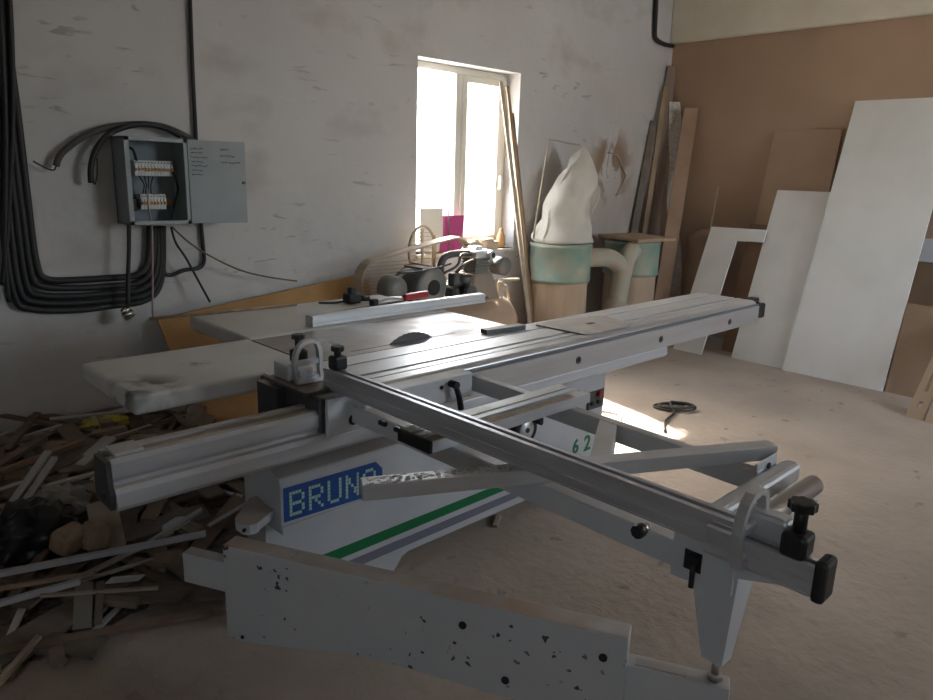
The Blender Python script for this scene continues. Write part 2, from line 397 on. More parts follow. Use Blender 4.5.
b.build('wheel_recess', [PAINT, DARK], cab)
b = M()
b.lathe([(.05,-.03),(.066,-.034),(.078,-.02),(.078,0),(.05,.01)], (2.39, 2.06, .48), 26, 'y', 1); b.lathe([(.004,-.034),(.046,-.032),(.05,-.025),(.05,-.01)], (2.39, 2.06, .48), 26, 'y')
b.lathe([(.012,-.004),(.012,.002)], (2.39, 2.026, .48), 16, 'y', 1)
b.cyl((2.44,2.03,.515), (2.44,1.985,.515), .011, mi=1)
b.build('handwheel', [ALU, DARK], cab)
b = M(); b.box(2.935, 3.07, 2.088, 2.10, .44, .56, .003)
b.lathe([(.015,-.02),(.015,0)], (3.015, 2.088, .52), 16, 'y', 1); b.cyl((2.965,2.088,.475), (2.965,2.078,.475), .012, mi=2); b.cyl((3.02,2.088,.475), (3.02,2.078,.475), .012, mi=2)
b.build('control_panel', [DGREY, RED, BLACK], cab)
b = M(); b.poly([(1.10,2.10,.472),(1.13,2.16,.472),(1.08,2.16,.472),(.975,2.055,.472),(.962,2.025,.472),(.965,1.995,.472),(.985,1.975,.472),(1.01,1.972,.472),(1.10,2.02,.472)], (0,0,.03), bev=.003)
b.cyl((1.0,2.005,.466), (1.0,2.005,.474), .03); b.cyl((.972,1.985,.487), (.966,1.98,.487), .006, mi=1)
b.build('hinge_bracket', [PAINT, DARK], cab)
# slide beam ------------------------------------------------------
b = M()
b.prism([(1.945,.69),(2.075,.69),(2.075,.75),(2.06,.765),(2.06,.838),(2.035,.838),(2.035,.822),(1.985,.822),(1.985,.838),(1.962,.838),(1.95,.826),(1.953,.786),(1.96,.772),(1.958,.762),(1.945,.757),(1.936,.742),(1.933,.705)], 'x', .585, 3.40)
b.box(.60, 1.30, 1.987, 2.033, .8215, .831, .002, 1)
b.box(.60, .68, 1.97, 2.05, .838, .848, .003)
bm_ = b.build('slide_beam', [BEAMM, DUSTB], saw)
b = M(); b.prism([(1.95,.695),(2.07,.695),(2.07,.75),(2.055,.83),(1.96,.83),(1.955,.76),(1.94,.74)], 'x', .572, .586)
b.cyl((.572,2.0,.72), (.566,2.0,.72), .012); b.build('beam_end_plate', DGREY, bm_)
M().box(1.9, 2.9, 1.97, 2.1, .60, .69, .006).build('beam_bracket', PAINT, saw)
# sliding table ---------------------------------------------------
b = M()
zt = .88
prof = [(1.938,.745),(1.95,.745),(1.95,.842),(2.34,.842),(2.34,.75),(2.355,.75),(2.362,.87),(2.356,zt),
        (2.252,zt),(2.252,.868),(2.238,.868),(2.238,zt),(2.108,zt),(2.108,.862),(2.086,.862),(2.086,zt),(2.048,zt),(2.048,.868),(2.038,.868),(2.038,zt),
        (1.985,zt),(1.975,.876),(1.962,.866),(1.958,.852),(1.938,.849)]
b.prism(prof, 'x', 1.255, 4.49)
for y0, y1, z in ((2.2385,2.2515,.869), (2.0865,2.1075,.863), (2.0385,2.0475,.869)): b.box(1.256, 4.489, y0, y1, z-.002, z, 0, 1)
st = b.build('sliding_table', [SLIDE, DARK], saw)
M().box(1.256, 4.489, 1.944, 1.957, .8495, .8625).build('bevel_shade_strip', mat('bevel_shade_grey', (.15,.16,.18), .5), st)  # dark strip that paints the shade under the table's front top bevel
for x in (2.62, 3.33, 4.10):
    q = M(); q.lathe([(.018,-.003),(.018,0)], (x, 1.938, .795), 18, 'y'); q.lathe([(.009,-.004),(.009,-.003)], (x, 1.938, .795), 6, 'y', 1)
    q.build('socket_screw', [DGREY, DARK], st)
b = M(); b.box(4.49, 4.525, 1.95, 2.34, .765, .872, .006); b.box(4.50, 4.60, 1.942, 2.06, .762, .858, .012, 0, 2); b.box(4.50, 4.60, 1.99, 2.05, .86, .885, .006)
b.box(4.50, 4.53, 1.94, 1.99, .75, .77, .004, 1)
b.build('end_cap', [BLACK, ALU], st, 'black end cap and catch on the right end of the sliding table')
b = M(); b.box(1.235, 1.262, 1.945, 2.34, .76, .878, .004); b.prism([(1.20,.72),(1.262,.74),(1.262,.872),(1.20,.872)], 'y', 2.16, 2.30)
b.box(1.21, 1.34, 1.99, 2.26, .882, .895, .003)
b.build('end_housing', DGREY, st, 'dusty dark housing on the left end of the sliding table')
b = M(); b.box(1.25, 1.475, 1.922, 1.938, .752, .882, .003); b.cyl((1.352,1.922,.793), (1.352,1.9195,.793), .019, mi=1)
b.build('front_plate', [PAINT2, DARK], st)
# tables ----------------------------------------------------------
b = M(); b.box(1.475, 2.65, 2.372, 2.868, .825, .876, .004); b.box(1.50, 2.63, 2.40, 2.85, .78, .826, .004)
b.box(1.70, 2.30, 2.4285, 2.4345, .8755, .8765, 0, 1)
mt = b.build('main_table', [IRON, DARK], saw)
M().box(.787, 1.47, 2.345, 2.88, .812, .881, .014, seg=3).build('extension_table', LTAB, saw, 'left extension table with dark stain on its corner')
M().box(1.475, 2.66, 2.878, 3.50, .812, .881, .012, seg=3).build('outfeed_table', RTAB, saw)
b = M(); zb = .697; r = .22
pts = []
for i in range(96):
    t = 2*PI*i/96; rr = r if i % 2 else r-.0025; pts.append((2.03+rr*math.cos(t), zb+rr*math.sin(t)))
b.prism(pts, 'y', 2.4295, 2.4335); b.build('saw_blade', BLADE, saw)
# crosscut frame --------------------------------------------------
ft, fb = .845, .783
b = M(); b.box(1.345, 1.395, .62, 1.95, fb, ft, .004); b.poly([(1.346,.62,.80),(1.346,.40,.866),(1.346,.40,.876),(1.346,.62,.876)], (.008,0,0))
b.poly([(1.338,.70,.768),(1.338,.56,.78),(1.338,.56,.872),(1.338,.70,.872)], (.0068,0,0))
fr = b.build('crosscut_frame', PAINT2, saw)
M().poly([(1.925,1.95,fb),(1.965,1.95,fb),(1.907,.752,fb),(1.867,.752,fb)], (0,0,ft-fb), bev=.004).build('frame_rear_bar', PAINT2, fr)
M().poly([(1.895,1.30,.775),(1.895,1.23,.775),(1.40,.93,.775),(1.40,1.0,.775)], (0,0,.068), bev=.003).build('frame_brace', PAINT2, fr)
b = M(); b.box(1.395, 2.04, .70, .75, .785, .843, .012, seg=2); b.build('frame_end_bar', ALU, fr)
b = M(); b.cyl((1.40,.645,.815), (1.975,.640,.815), .027); b.cyl((1.975,.640,.815), (1.985,.640,.815), .018); b.build('support_roller', ROLL, fr, 'brown-grey steel support roller')
b = M(); b.box(1.865, 2.0, .755, .762, .80, .868, .003); b.cyl((1.94,.754,.845), (1.94,.751,.845), .009, mi=1); b.box(1.93, 1.965, .62, .76, .772, .785, .003); b.build('end_bracket', [PAINT2, DARK], fr)
b = M(); b.box(1.36, 1.86, 1.862, 1.936, .79, .886, .004); b.cyl((1.70,1.862,.855), (1.70,1.858,.855), .008, mi=1); b.build('clamp_block', [PAINT2, DARK], fr)
b = M(); b.cyl((1.745,1.862,.862), (1.745,1.825,.862), .014); b.tube([(1.745,1.838,.864),(1.76,1.832,.82),(1.772,1.83,.765)], .010, 10, taper=.0125); b.build('clamp_lever', BLACK, fr)
# short grooved support rail
b = M(); b.prism([(1.425,ft+.0005),(1.565,ft+.0005),(1.565,.881),(1.519,.881),(1.519,.868),(1.508,.868),(1.508,.881),(1.483,.881),(1.483,.864),(1.462,.864),(1.462,.881),(1.425,.881)], 'x', 1.272, 2.01)
b.box(1.273, 1.96, 1.463, 1.482, .8655, .867, 0, 1); b.box(1.258, 1.272, 1.423, 1.567, ft, .882, .002, 1)
b.box(1.273, 1.93, 1.43, 1.458, .881, .8825, .0, 2)
b.build('support_rail', [ALUX, BLACK, DUSTB], fr, 'short grooved aluminium rail with a black end across the frame')
# leg
b = M(); vs = []
for (x0, x1, y0, y1, z) in ((1.53,1.63,.625,.752,.784), (1.53,1.63,.628,.75,.70), (1.555,1.605,.65,.705,.445)): vs.append([b.bm.verts.new(p) for p in ((x0,y0,z),(x1,y0,z),(x1,y1,z),(x0,y1,z))])
for k in (0, 1):
    for i in range(4): b.bm.faces.new((vs[k][i], vs[k][(i+1)%4], vs[k+1][(i+1)%4], vs[k+1][i]))
b.bm.faces.new(vs[0]); b.bm.faces.new(vs[2][::-1])
leg = b.build('support_leg', PAINT2, saw)
b = M(); b.cyl((1.58,.675,.387), (1.58,.675,.447), .0105); b.cyl((1.58,.675,.386), (1.58,.675,.402), .02, seg=6); b.build('threaded_rod', STEEL, leg)
# crosscut fence
b = M()
def fprof(x, z0, z1, w=.044):
    return [(x,z0),(x+w,z0),(x+w,z1),(x+w*.70,z1),(x+w*.70,z1-.012),(x+w*.34,z1-.012),(x+w*.34,z1),(x,z1),(x,z1-.012),(x+.003,z1-.014),(x+.003,z0+.030),(x,z0+.027),(x,z0+.012),(x+.003,z0+.010),(x+.003,z0+.005),(x,z0+.003)]
b.prism(fprof(1.305, .890, .960), 'y', .560, 2.03)
b.box(1.305+.0155, 1.305+.0302, .561, 2.029, .9475, .949, 0, 1)
fence = b.build('crosscut_fence', [ALUY, DARK], saw)
b = M(); b.prism(fprof(1.272, .888, .948, .04), 'y', .385, .60); b.box(1.272+.0142, 1.272+.0275, .386, .56, .9355, .937, 0, 1); b.build('fence_extension', [ALUY, DARK], fence)
b = M(); b.box(1.235,1.262,2.14,2.24,.896,.955,.004); b.box(1.262,1.33,2.12,2.235,.896,.94,.006); b.build('stop_base', ALU, fence)
M().box(1.262, 1.318, .364, .388, .884, .966, .008, seg=2).build('end_cap', BLACK, fence, 'black end cap on the near end of the fence')
def stop(y0, y1, xs, par, lab):
    xs += .006
    out = [(xs,.905),(xs-.008,.94),(xs-.010,.975),(xs-.004,1.005),(xs+.008,1.028),(xs+.026,1.042),(xs+.056,1.046),(xs+.078,1.036),(xs+.088,1.01),(xs+.090,.98),(xs+.090,.94),(xs+.090,.905)]
    q = M(); q.sweep(out, .014, 'y', y0, y1, True); q.box(xs-.006, xs+.088, y0+.004, y1-.004, .962, .982, .003)
    q.box(xs, xs+.088, y0+.006, y1-.006, .900, .922, .003)
    return q.build('flip_stop', ALU, par, lab)
stop(.508, .528, 1.238, fence, 'arched aluminium stop near the end cap'); stop(2.08, 2.1, 1.235, fence, 'arched aluminium stop at the far end by the table')
def star_knob(x, y, z0, z1, par, r=.024):
    q = M(); q.box(x-.026, x+.026, y-.024, y+.024, z0, z0+.048, .009, seg=2); q.cyl((x,y,z0+.045), (x,y,z1), .0125, seg=12)
    pr = [(x+(r if k % 2 else r*.82)*math.cos(2*PI*k/16), y+(r if k % 2 else r*.82)*math.sin(2*PI*k/16)) for k in range(16)]
    q.prism(pr, 'z', z1-.012, z1+.006, bev=.003); return q.build('clamp_knob', BLACK, par)
star_knob(1.295, .432, .948, 1.05, fence, .027); star_knob(1.335, 1.985, .96, 1.035, fence); star_knob(1.29, 2.16, .955, 1.05, fence)
b = M(); b.box(1.30, 1.345, .455, .55, .945, 1.0, .008, seg=2); b.build('stop_block', ALU, fence)
b = M(); b.cyl((1.345,.775,.85), (1.325,.775,.85), .013, mi=1); b.lathe([(.014,-.04),(.0165,-.038),(.0165,-.016),(.012,-.012)], (1.345,.775,.85), 8, 'x'); b.build('side_knob', [BLACK, STEEL], fence)
b = M(); b.cyl((1.330,.645,.765), (1.330,.645,.835), .006); b.cyl((1.338,.645,.83), (1.322,.645,.83), .011, seg=6); b.box(1.335,1.3375,.63,.67,.80,.845); b.build('locking_bolt', BLACK, fence)
for yy_ in (1.74, 1.66): M().box(1.33, 1.345, yy_-.018, yy_+.018, .825, .842, .003).build('pad', BLACK, fr)
# swing arm
P, Q = Vector((.887,1.969,0)), Vector((1.445,.85,0)); d = (Q-P).normalized(); nrm = Vector((-d.y, d.x, 0)); Ln = (Q-P).length
if nrm.x < 0: nrm = -nrm
def A(s_, z, o=0.): return P+d*s_+nrm*o+Vector((0,0,z))
b = M(); b.poly([A(0,.145),A(.05,.137),A(.45,.20),A(.60,.207),A(Ln,.19),A(Ln,.47),A(0,.47)], nrm*.07, bev=.004)
arm = b.build('swing_arm', ARMP, saw, 'long chipped swing arm box with dusty top')
for s_, z in ((.80,.395), (1.19,.40), (.93,.255), (.06,.16)):
    q = M(); q.cyl(A(s_,z,.001), A(s_,z,-.004), .0115 if s_ > .1 else .006); q.build('arm_bolt', DARK, arm)
b = M(); b.poly([A(-.17,.295,.014),A(.02,.295,.014),A(.02,.40,.014),A(-.17,.40,.014)], nrm*.045, bev=.003); b.build('tube_end', PAINT2, arm)
b = M(); b.poly([A(Ln-.02,.26,.012),A(Ln+.255,.26,.012),A(Ln+.255,.385,.012),A(Ln-.02,.385,.012)], nrm*.055, bev=.003)
b.poly([A(Ln+.02,.3845,.022),A(Ln+.15,.3845,.022),A(Ln+.15,.3865,.022),A(Ln+.02,.3865,.022)], nrm*.03, 1)
b.build('telescopic_tube', [PAINT2, STEEL], arm)

# things lying on the saw ------------------------------------------
b = M(); b.prism([(2.91,.8825),(2.975,.8825),(2.975,.93),(2.965,.93),(2.962,.934),(2.92,.934),(2.918,.93),(2.91,.93),(2.91,.912),(2.914,.91),(2.914,.90),(2.91,.898)], 'x', 1.82, 2.99)
rf = b.build('rip_fence', [ALUX, BLACK]); tag(rf, 'long aluminium rip fence lying across the rear table', 'fence')
b = M(); b.cyl((2.99,2.94,.905), (3.04,2.94,.905), .006); b.build('fence_pin', BLACK, rf)
b = M(); L_ = Vector((1.98,.737,0))-Vector((.94,1.301,0)); e = L_.normalized(); n2 = Vector((-e.y,e.x,0))*.052
p0 = Vector((.94,1.301,.8455)); p1 = Vector((2.0,.757,.8455))
b.poly([p0, p1, p1+n2, p0+n2], (0,0,.042), bev=.003)
up1 = Vector((0,0,.0422)); rb = random.Random(3)
for k in range(120):
    t = rb.random()*.36+.01; w = rb.random()*.8+.1; c = p0+(p1-p0)*t+n2*w+up1; a = .002+.004*rb.random()
    b.box(c.x-a, c.x+a, c.y-a*.6, c.y+a*.6, c.z-.0012, c.z+.0008, 0, 1)
lb = b.build('loose_bar', [ALU, WLAM]); tag(lb, 'loose aluminium bar laid at a slant under the crosscut fence', 'bar')
b = M(); pl = [(2.735,2.30),(2.76,2.322),(3.14,2.268),(3.225,2.235),(3.17,2.04),(3.12,2.0),(2.80,1.99),(2.752,2.01)]
b.prism(pl, 'z', .8805, .8865, bev=.001); b.box(2.96, 3.02, 2.135, 2.165, .8865, .887, 0, 1)
tag(b.build('slotted_plate', [mat('dusty_plate', (.42,.40,.38), .6, .4, (.30,.27,.25), 12, dust=.5, dcol=(.45,.39,.33)), DARK]), 'flat dusty metal plate with a slot lying on the sliding table', 'plate')
b = M(); b.poly([(2.385,2.305,.8805),(2.63,2.275,.8805),(2.637,2.325,.8805),(2.392,2.352,.8805)], (0,0,.02), bev=.002)
tag(b.build('short_bar', DGREY), 'short dark grey bar lying on the table just right of the saw blade', 'bar')
b = M(); b.cyl((1.28,3.50,.8895), (2.05,3.44,.8895), .008, seg=8); tag(b.build('wooden_rod', WOODT), 'thin brown wooden rod poking left off the rear table', 'rod')
cl = thing('hand_clamp', 'red handled clamp with black bar lying behind the rip fence', 'clamp', (2.5,3.2,.8815))
b = M(); b.poly([(2.10,3.135,.8815),(2.80,3.235,.8815),(2.797,3.257,.8815),(2.097,3.157,.8815)], (0,0,.008)); b.build('clamp_bar', BLACK, cl)
b = M(); b.poly([(2.60,3.165,.89),(2.80,3.19,.89),(2.795,3.225,.89),(2.595,3.20,.89)], (0,0,.04), bev=.01); b.build('clamp_handle', RED, cl)
b = M(); b.box(2.36, 2.40, 3.155, 3.20, .882, .925, .006); b.tube([(2.40,3.175,.90),(2.5,3.20,.915),(2.6,3.19,.905)], .008, 8, 1); b.build('clamp_jaw', [BLACK, STEEL], cl)
b = M(); b.box(2.30, 2.39, 3.30, 3.37, .8815, .94, .012, seg=2); b.box(2.32, 2.36, 3.31, 3.35, .93, .975, .01, seg=2); b.cyl((2.39,3.33,.905), (2.45,3.32,.90), .016); b.tube([(2.30,3.33,.90),(2.24,3.36,.89),(2.18,3.42,.888)], .006, 8)
tag(b.build('power_plug', BLACK), 'black plug standing on the rear table beside the clamp', 'plug')

# ------------------------------------------------------------------ distribution box and cables
bx = thing('distribution_box', 'grey wall mounted electrical distribution box with its door open', 'electrical box', (1.63, YB, 1.28))
x0, x1, yf, z0, z1 = 1.457, 1.80, 4.16, 1.283, 1.757; t_ = .012
b = M(); b.box(x0, x1, YB-.014, YB, z0, z1, 0, 1)
b.box(x0, x0+t_, yf, YB, z0, z1, .002); b.box(x1-t_, x1, yf, YB, z0, z1, .002); b.box(x0, x1, yf, YB, z0, z0+t_, .002); b.box(x0, x1, yf, YB, z1-t_, z1, .002)
for q in ((x0,x0+.026,z0,z1),(x1-.02,x1,z0,z1),(x0,x1,z0,z0+.022),(x0,x1,z1-.022,z1)): b.box(q[0], q[1], yf-.003, yf+.004, q[2], q[3], .001)
b.build('box_body', [BOXP, BOXI], bx)
ddir = Vector((.335,-.03,0)); h0 = Vector((x1+.002, yf-.006, 0))
b = M(); b.poly([h0+Vector((0,0,z0+.002)), h0+ddir+Vector((0,0,z0+.002)), h0+ddir+Vector((0,0,z1-.002)), h0+Vector((0,0,z1-.002))], (.0012,.014,0), bev=.002)
door = b.build('box_door', BOXP, bx)
b = M(); rr = random.Random(4)
for col, rows, u0, wd in ((0, 7, .05, .10), (1, 3, .55, .16)):
    for r in range(rows):
        z = z1-.05-r*(.024 if col == 0 else .036); L0 = wd*(.6+.4*rr.random())/.335 if col == 0 else (.16+.10*r)
        n = 9
        for k in range(n):
            a = u0+L0*k/n; c = h0+ddir*a+Vector((0,-.0016,z+rr.uniform(-.003,.003))); dx = L0*.335/n*.72; hh = rr.uniform(.003,.0065)
            b.box(c.x, c.x+dx, c.y-.001, c.y+.001, c.z-hh/2, c.z+hh/2)
b.build('handwritten_list', INK, door)
b = M(); c = h0+ddir*.95+Vector((0,0,1.52)); b.cyl(c, c+Vector((0,-.014,0)), .009); b.build('door_latch', DGREY, door)
b = M(); b.box(x0+.03, x1-.05, YB-.05, YB-.035, 1.575, 1.61, 0); b.box(x0+.03, x1-.05, YB-.05, YB-.035, 1.385, 1.42, 0); b.build('din_rail', ORANGE, bx)
for (zc, xs, n) in ((1.59, 1.535, 12), (1.405, 1.555, 8)):
    for k in range(n):
        xx = xs+k*.0178; q = M(); q.box(xx, xx+.0168, YB-.105, YB-.04, zc-.042, zc+.042, .001); q.box(xx+.001, xx+.0158, YB-.115, YB-.104, zc-.018, zc+.018, .001)
        q.box(xx+.0035, xx+.0133, YB-.124, YB-.114, zc-.014, zc+.002, .001, 1); q.cyl((xx+.0084,YB-.106,zc+.031), (xx+.0084,YB-.1045,zc+.031), .004, seg=8, mi=2)
        q.build('circuit_breaker', [BRK, ORANGE, INK], bx)
b = M()
for i in range(4): b.tube([(1.56+i*.025, 4.25, 1.545), (1.575+i*.012, 4.23, 1.50), (1.57+i*.016, 4.25, 1.45)], .0035, 6)
b.tube([(1.74,4.25,1.60),(1.755,4.22,1.52),(1.765,4.24,1.46),(1.74,4.25,1.38),(1.72,4.24,1.296)], .007, 8); b.tube([(1.49,4.27,1.70),(1.53,4.24,1.69),(1.55,4.25,1.63)], .008, 8)
b.build('box_wiring', CABLE, bx); M().box(1.48, 1.545, 4.26, 4.335, 1.355, 1.425, .006).build('relay', BLACK, bx)
def cable(name, pts, r, label, m=CABLE, group=None, y=YB-.03, dy=None, cat='cable'):
    P_ = [at(px, py, 1, y-(dy[i] if dy else 0)) for i, (px, py) in enumerate(pts)]
    b_ = M(); b_.tube(P_, r, 8); o = b_.build(name, m); tag(o, label, cat, group); return o
G = 'black supply cables fixed to the wall'
cable('supply_cable', [(6,-12),(9,47),(18,118),(28,203),(36,262),(46,279),(75,280),(110,278),(137,275),(148,262),(150,226)], .019, 'black supply cable highest of the stack bending under the electrical box', group=G)
cable('supply_cable', [(2,-12),(5,60),(12,130),(22,210),(31,272),(42,286),(75,288),(110,286),(140,282),(152,265),(154,226)], .019, 'black supply cable second from the top in the stack under the box', group=G)
cable('supply_cable', [(-2,-12),(1,80),(7,140),(16,215),(26,283),(40,295),(75,296),(110,293),(142,289),(156,270),(157,226)], .019, 'black supply cable third from the top in the stack under the box', group=G)
cable('supply_cable', [(-7,-12),(-3,90),(2,150),(10,225),(20,290),(36,302),(75,303),(110,300),(145,295),(159,275),(160,226)], .019, 'black supply cable fourth from the top in the stack under the box', group=G)
cable('supply_cable', [(-12,-12),(-8,100),(-3,160),(4,235),(15,298),(33,309),(75,310),(110,306),(146,300),(161,280),(163,226)], .019, 'black supply cable lowest of the stack curving up to the box', group=G)
cable('cut_cable', [(-1,-12),(3,60),(6,140),(5,220),(5,262),(9,302)], .013, 'black cable hanging straight down at the left with a loose end', y=YB-.06)
cable('cut_cable', [(9,-12),(12,50),(13,120),(10,190),(6,250),(2,285)], .013, 'black cable crossing over the left bundle and hanging down', y=YB-.06)
cable('conduit', [(189.5,-12),(191,30),(193,80),(196,140),(199,200),(203,245),(204,261),(199,268),(185,270),(170,275),(163,268),(160,226)], .0125, 'thin dark conduit running down from the ceiling behind the box door', y=YB-.02)
cable('thick_cable', [(56,166),(62,153),(85,136),(110,127),(140,124),(165,127),(186,136),(196,142)], .017, 'thick grey cable arching over the box with a wire sticking left', m=mat('grey_cable', (.075,.072,.07), .6), y=YB-.05)
cable('bare_wire', [(56,166),(54,170),(48,169),(40,165),(33,161)], .004, 'short bare wire end of the thick cable pointing left', y=YB-.05, cat='wire')
cable('thick_cable', [(91,183),(91,166),(97,148),(112,132),(140,124),(165,128),(180,136)], .016, 'thick black cable bent down left of the electrical box', m=CABLE, y=YB-.08)
cable('thin_wire', [(97,158),(97,175),(95,184),(93,182)], .0035, 'thin wire loop hanging beside the bent thick cable', y=YB-.08, cat='wire')
cable('lamp_cable', [(129,224),(129,250),(128,280),(128,305)], .012, 'straight black cable hanging below the box with a bright cap', y=4.22)
lc = M(); c = at(127,313,1,4.22); dd = Vector((.3,-.6,-.75)).normalized()
lc.cyl(c-dd*.03, c+dd*.0, .022, .034); lc.cyl(c, c+dd*.03, .034, .032); tag(lc.build('bright_lamp', mat('bright_steel', (.75,.72,.64), .22, .9)), 'shiny metal cap at the end of the cable under the box', 'cap')
cable('pink_wire', [(147,188),(149,210),(152,229),(152.5,260),(152.5,295),(153,320)], .006, 'pinkish wire dropping straight down out of the box', m=PINK, y=4.19, cat='wire')
cable('black_wire', [(171,227),(176,243),(186,258),(198,280),(210,302)], .007, 'black wire running down to the right from the box', y=4.22, cat='wire')
cable('brown_wire', [(172,227),(190,243),(210,256),(240,270),(268,277),(297,281)], .0055, 'brown wire sagging right from the box along the wall', m=mat('brown_wire', (.16,.11,.085), .6), y=4.22, cat='wire')
cable('corner_pipe', [(656.5,-14),(656,10),(655,34),(657,40),(664,44),(673,46)], .022, 'dark pipe bending at the top of the corner under the beam', y=YB-.03, cat='pipe')

# ------------------------------------------------------------------ chipboard, battens, sill things
b = M(); b.prism([(1.76,0),(1.60,.725),(3.10,.872),(3.16,.80),(3.2,0)], 'y', 4.02, 4.04)
for v in b.bm.verts: v.co.y += v.co.z*.32
tag(b.build('chipboard_sheet', CHIP), 'orange-tan chipboard sheet leaning on the wall behind the saw', 'board')
lab = ['tall pale batten leaning closest to the window pane', 'tall tan batten leaning at the right window reveal', 'thin dark edged batten leaning rightmost beside the window']
for i, (tx, tz, ty, bx_, by, w, m) in enumerate(((4.585,2.36,4.40,4.79,4.05,.03,WOODP),(4.655,2.33,4.385,4.85,4.07,.025,WOODT),(4.72,2.12,4.37,4.895,4.09,.02,WOODB))):
    b = M(); b.slab((bx_,by,0), (bx_+w,by-.01,0), (tx,ty,tz), .018); tag(b.build('batten', m), lab[i], 'batten', 'battens leaning by the window')
ys = YB+.06
b = M(); b.slab((3.76,ys+.0,wz0+.001), (3.98,ys-.03,wz0+.001), (3.80,ys+.05,1.33), -.006); tag(b.build('white_card', mat('white_card', (.62,.60,.55), .7)), 'pale card standing on the sill at the left of the window', 'card')
b = M(); b.slab((3.94,ys-.04,wz0+.001), (4.17,ys-.05,wz0+.001), (4.03,ys+.03,1.27), -.006); b.slab((4.08,ys-.055,wz0+.001), (4.19,ys-.055,wz0+.001), (4.12,ys+.02,1.20), .004); tag(b.build('magenta_card', MAGENTA), 'magenta card standing on the window sill', 'card')
b = M(); b.cyl((4.02,ys-.07,wz0), (4.11,YB+.14,1.58), .006, seg=8); tag(b.build('thin_stick', WOODG), 'thin stick standing against the left window pane', 'stick')
b = M(); b.box(4.28,4.40,YB-.015,YB+.08,wz0+.0005,wz0+.06,.012,seg=2); b.box(4.31,4.37,YB,YB+.06,wz0+.055,wz0+.09,.012); tag(b.build('dusty_tin', PUMP), 'dusty lump on the sill behind the compressor', 'tin')
b = M(); b.box(4.46,4.60,YB-.01,YB+.09,wz0+.0005,wz0+.07,.01,seg=2); b.box(4.44,4.56,YB,YB+.07,wz0+.068,wz0+.09,.006); tag(b.build('dusty_box', GUARD), 'dusty small box on the right half of the window sill', 'box')
b = M(); b.lathe([(.035,0),(.037,.01),(.037,.10),(.022,.13),(.018,.16),(.02,.17)], (4.69,YB+.05,wz0+.001), 18); tag(b.build('orange_bottle', mat('orange_bottle', (.48,.28,.12), .5)), 'orange-brown bottle at the right end of the sill', 'bottle')

# ------------------------------------------------------------------ compressor
cp = thing('air_compressor', 'dusty belt driven air compressor on a horizontal tank below the window', 'compressor', (3.7,3.9,0))
b = M(); ty, tz, R_ = 3.92, .47, .215
prof = [(.02,-.60),(.10,-.59),(.16,-.56),(.20,-.51),(R_,-.45),(R_,.45),(.20,.51),(.16,.56),(.10,.59),(.02,.60)]
b.lathe(prof, (3.68,ty,tz), 32, 'x'); tank = b.build('tank', COMPT, cp)
for x in (3.3, 4.06):
    for s_ in (-.14, .14): M().poly([(x,ty+s_-.03,0),(x+.06,ty+s_-.03,0),(x+.06,ty+s_+.03,0),(x,ty+s_+.03,0)], (0,0,.33)).build('tank_foot', COMPT, cp)
M().tube([(4.08,3.86,.67),(4.10,3.86,.745),(4.20,3.86,.745),(4.24,3.86,.62)], .014, 10).build('tank_handle', GUARD, cp)
M().box(3.02, 4.02, 3.74, 4.06, .672, .692, .003).build('deck', COMPT, cp)
b = M(); mx, mz = 3.30, .835
b.lathe([(.05,-.145),(.12,-.14),(.142,-.12),(.142,.10),(.12,.13),(.03,.14)], (mx,3.86,mz), 28, 'y'); b.lathe([(.055,-.15),(.055,-.144)], (mx,3.86,mz), 20, 'y', 1)
for k in range(14):
    t = 2*PI*k/14; b.box(-.005,.005,-.10,.10,.139,.151,0,0,1,Matrix.Translation((mx,3.86,mz)) @ Matrix.Rotation(t,4,'Y'))
b.box(mx-.09,mx+.09,3.77,3.94,.692,.71,.003); b.build('motor', [MOTOR, DARK], cp)
b = M(); b.lathe([(.02,-.07),(.085,-.06),(.092,-.03),(.092,.05),(.05,.07)], (3.03,3.84,.835), 24, 'y'); b.sweep([(3.16+.09*math.cos(t), .88+.07*math.sin(t)) for t in (2*PI*k/20 for k in range(20))], .03, 'y', 3.82, 3.86); b.box(3.0,3.08,3.78,3.9,.692,.76,.01); b.build('drive_pulley', MOTOR, cp)
path = [(3.05+.16*math.cos(t), .86+.16*math.sin(t)) for t in [math.radians(a) for a in range(290, 109, -20)]] + [(3.78+.17*math.cos(t), .97+.17*math.sin(t)) for t in [math.radians(a) for a in range(105, -90, -20)]]
b = M(); b.sweep(path, .012, 'y', 3.99, 4.09)
b.build('belt_guard', GUARD, cp, 'pale teardrop belt guard band')
b = M()
for i in range(15):
    z = .75+i*.026; h = abs(z-.86); x_a = 3.05-math.sqrt(max(.0,.155**2-h*h)) if h < .155 else 3.05
    x_b = 3.45
    if z < 1.0: b.box(x_a, x_b, 4.07, 4.074, z-.004, z+.004)
b.build('guard_mesh', GUARD, cp)
b = M(); b.sweep([(3.58+.13*math.cos(t), 1.03+.19*math.sin(t)) for t in (2*PI*k/28 for k in range(28))], .014, 'y', 4.16, 4.18)
for i in range(13):
    z = .86+i*.028; w = .13*math.sqrt(max(0, 1-((z-1.03)/.19)**2)); b.box(3.58-w, 3.58+w, 4.168, 4.172, z-.003, z+.003)
b.box(3.68,3.705,4.16,4.18,.67,1.15,.002); b.box(3.57,3.59,4.165,4.175,.69,1.2,.002)
b.build('fan_guard', GUARD, cp, 'round wire guard behind the belt')
b = M()
vs = []
for (x0_,x1_,y0_,y1_,z_) in ((3.68,3.98,3.72,3.94,.692),(3.68,3.97,3.72,3.94,.72),(3.73,3.92,3.75,3.92,.89)): vs.append([b.bm.verts.new(p) for p in ((x0_,y0_,z_),(x1_,y0_,z_),(x1_,y1_,z_),(x0_,y1_,z_))])
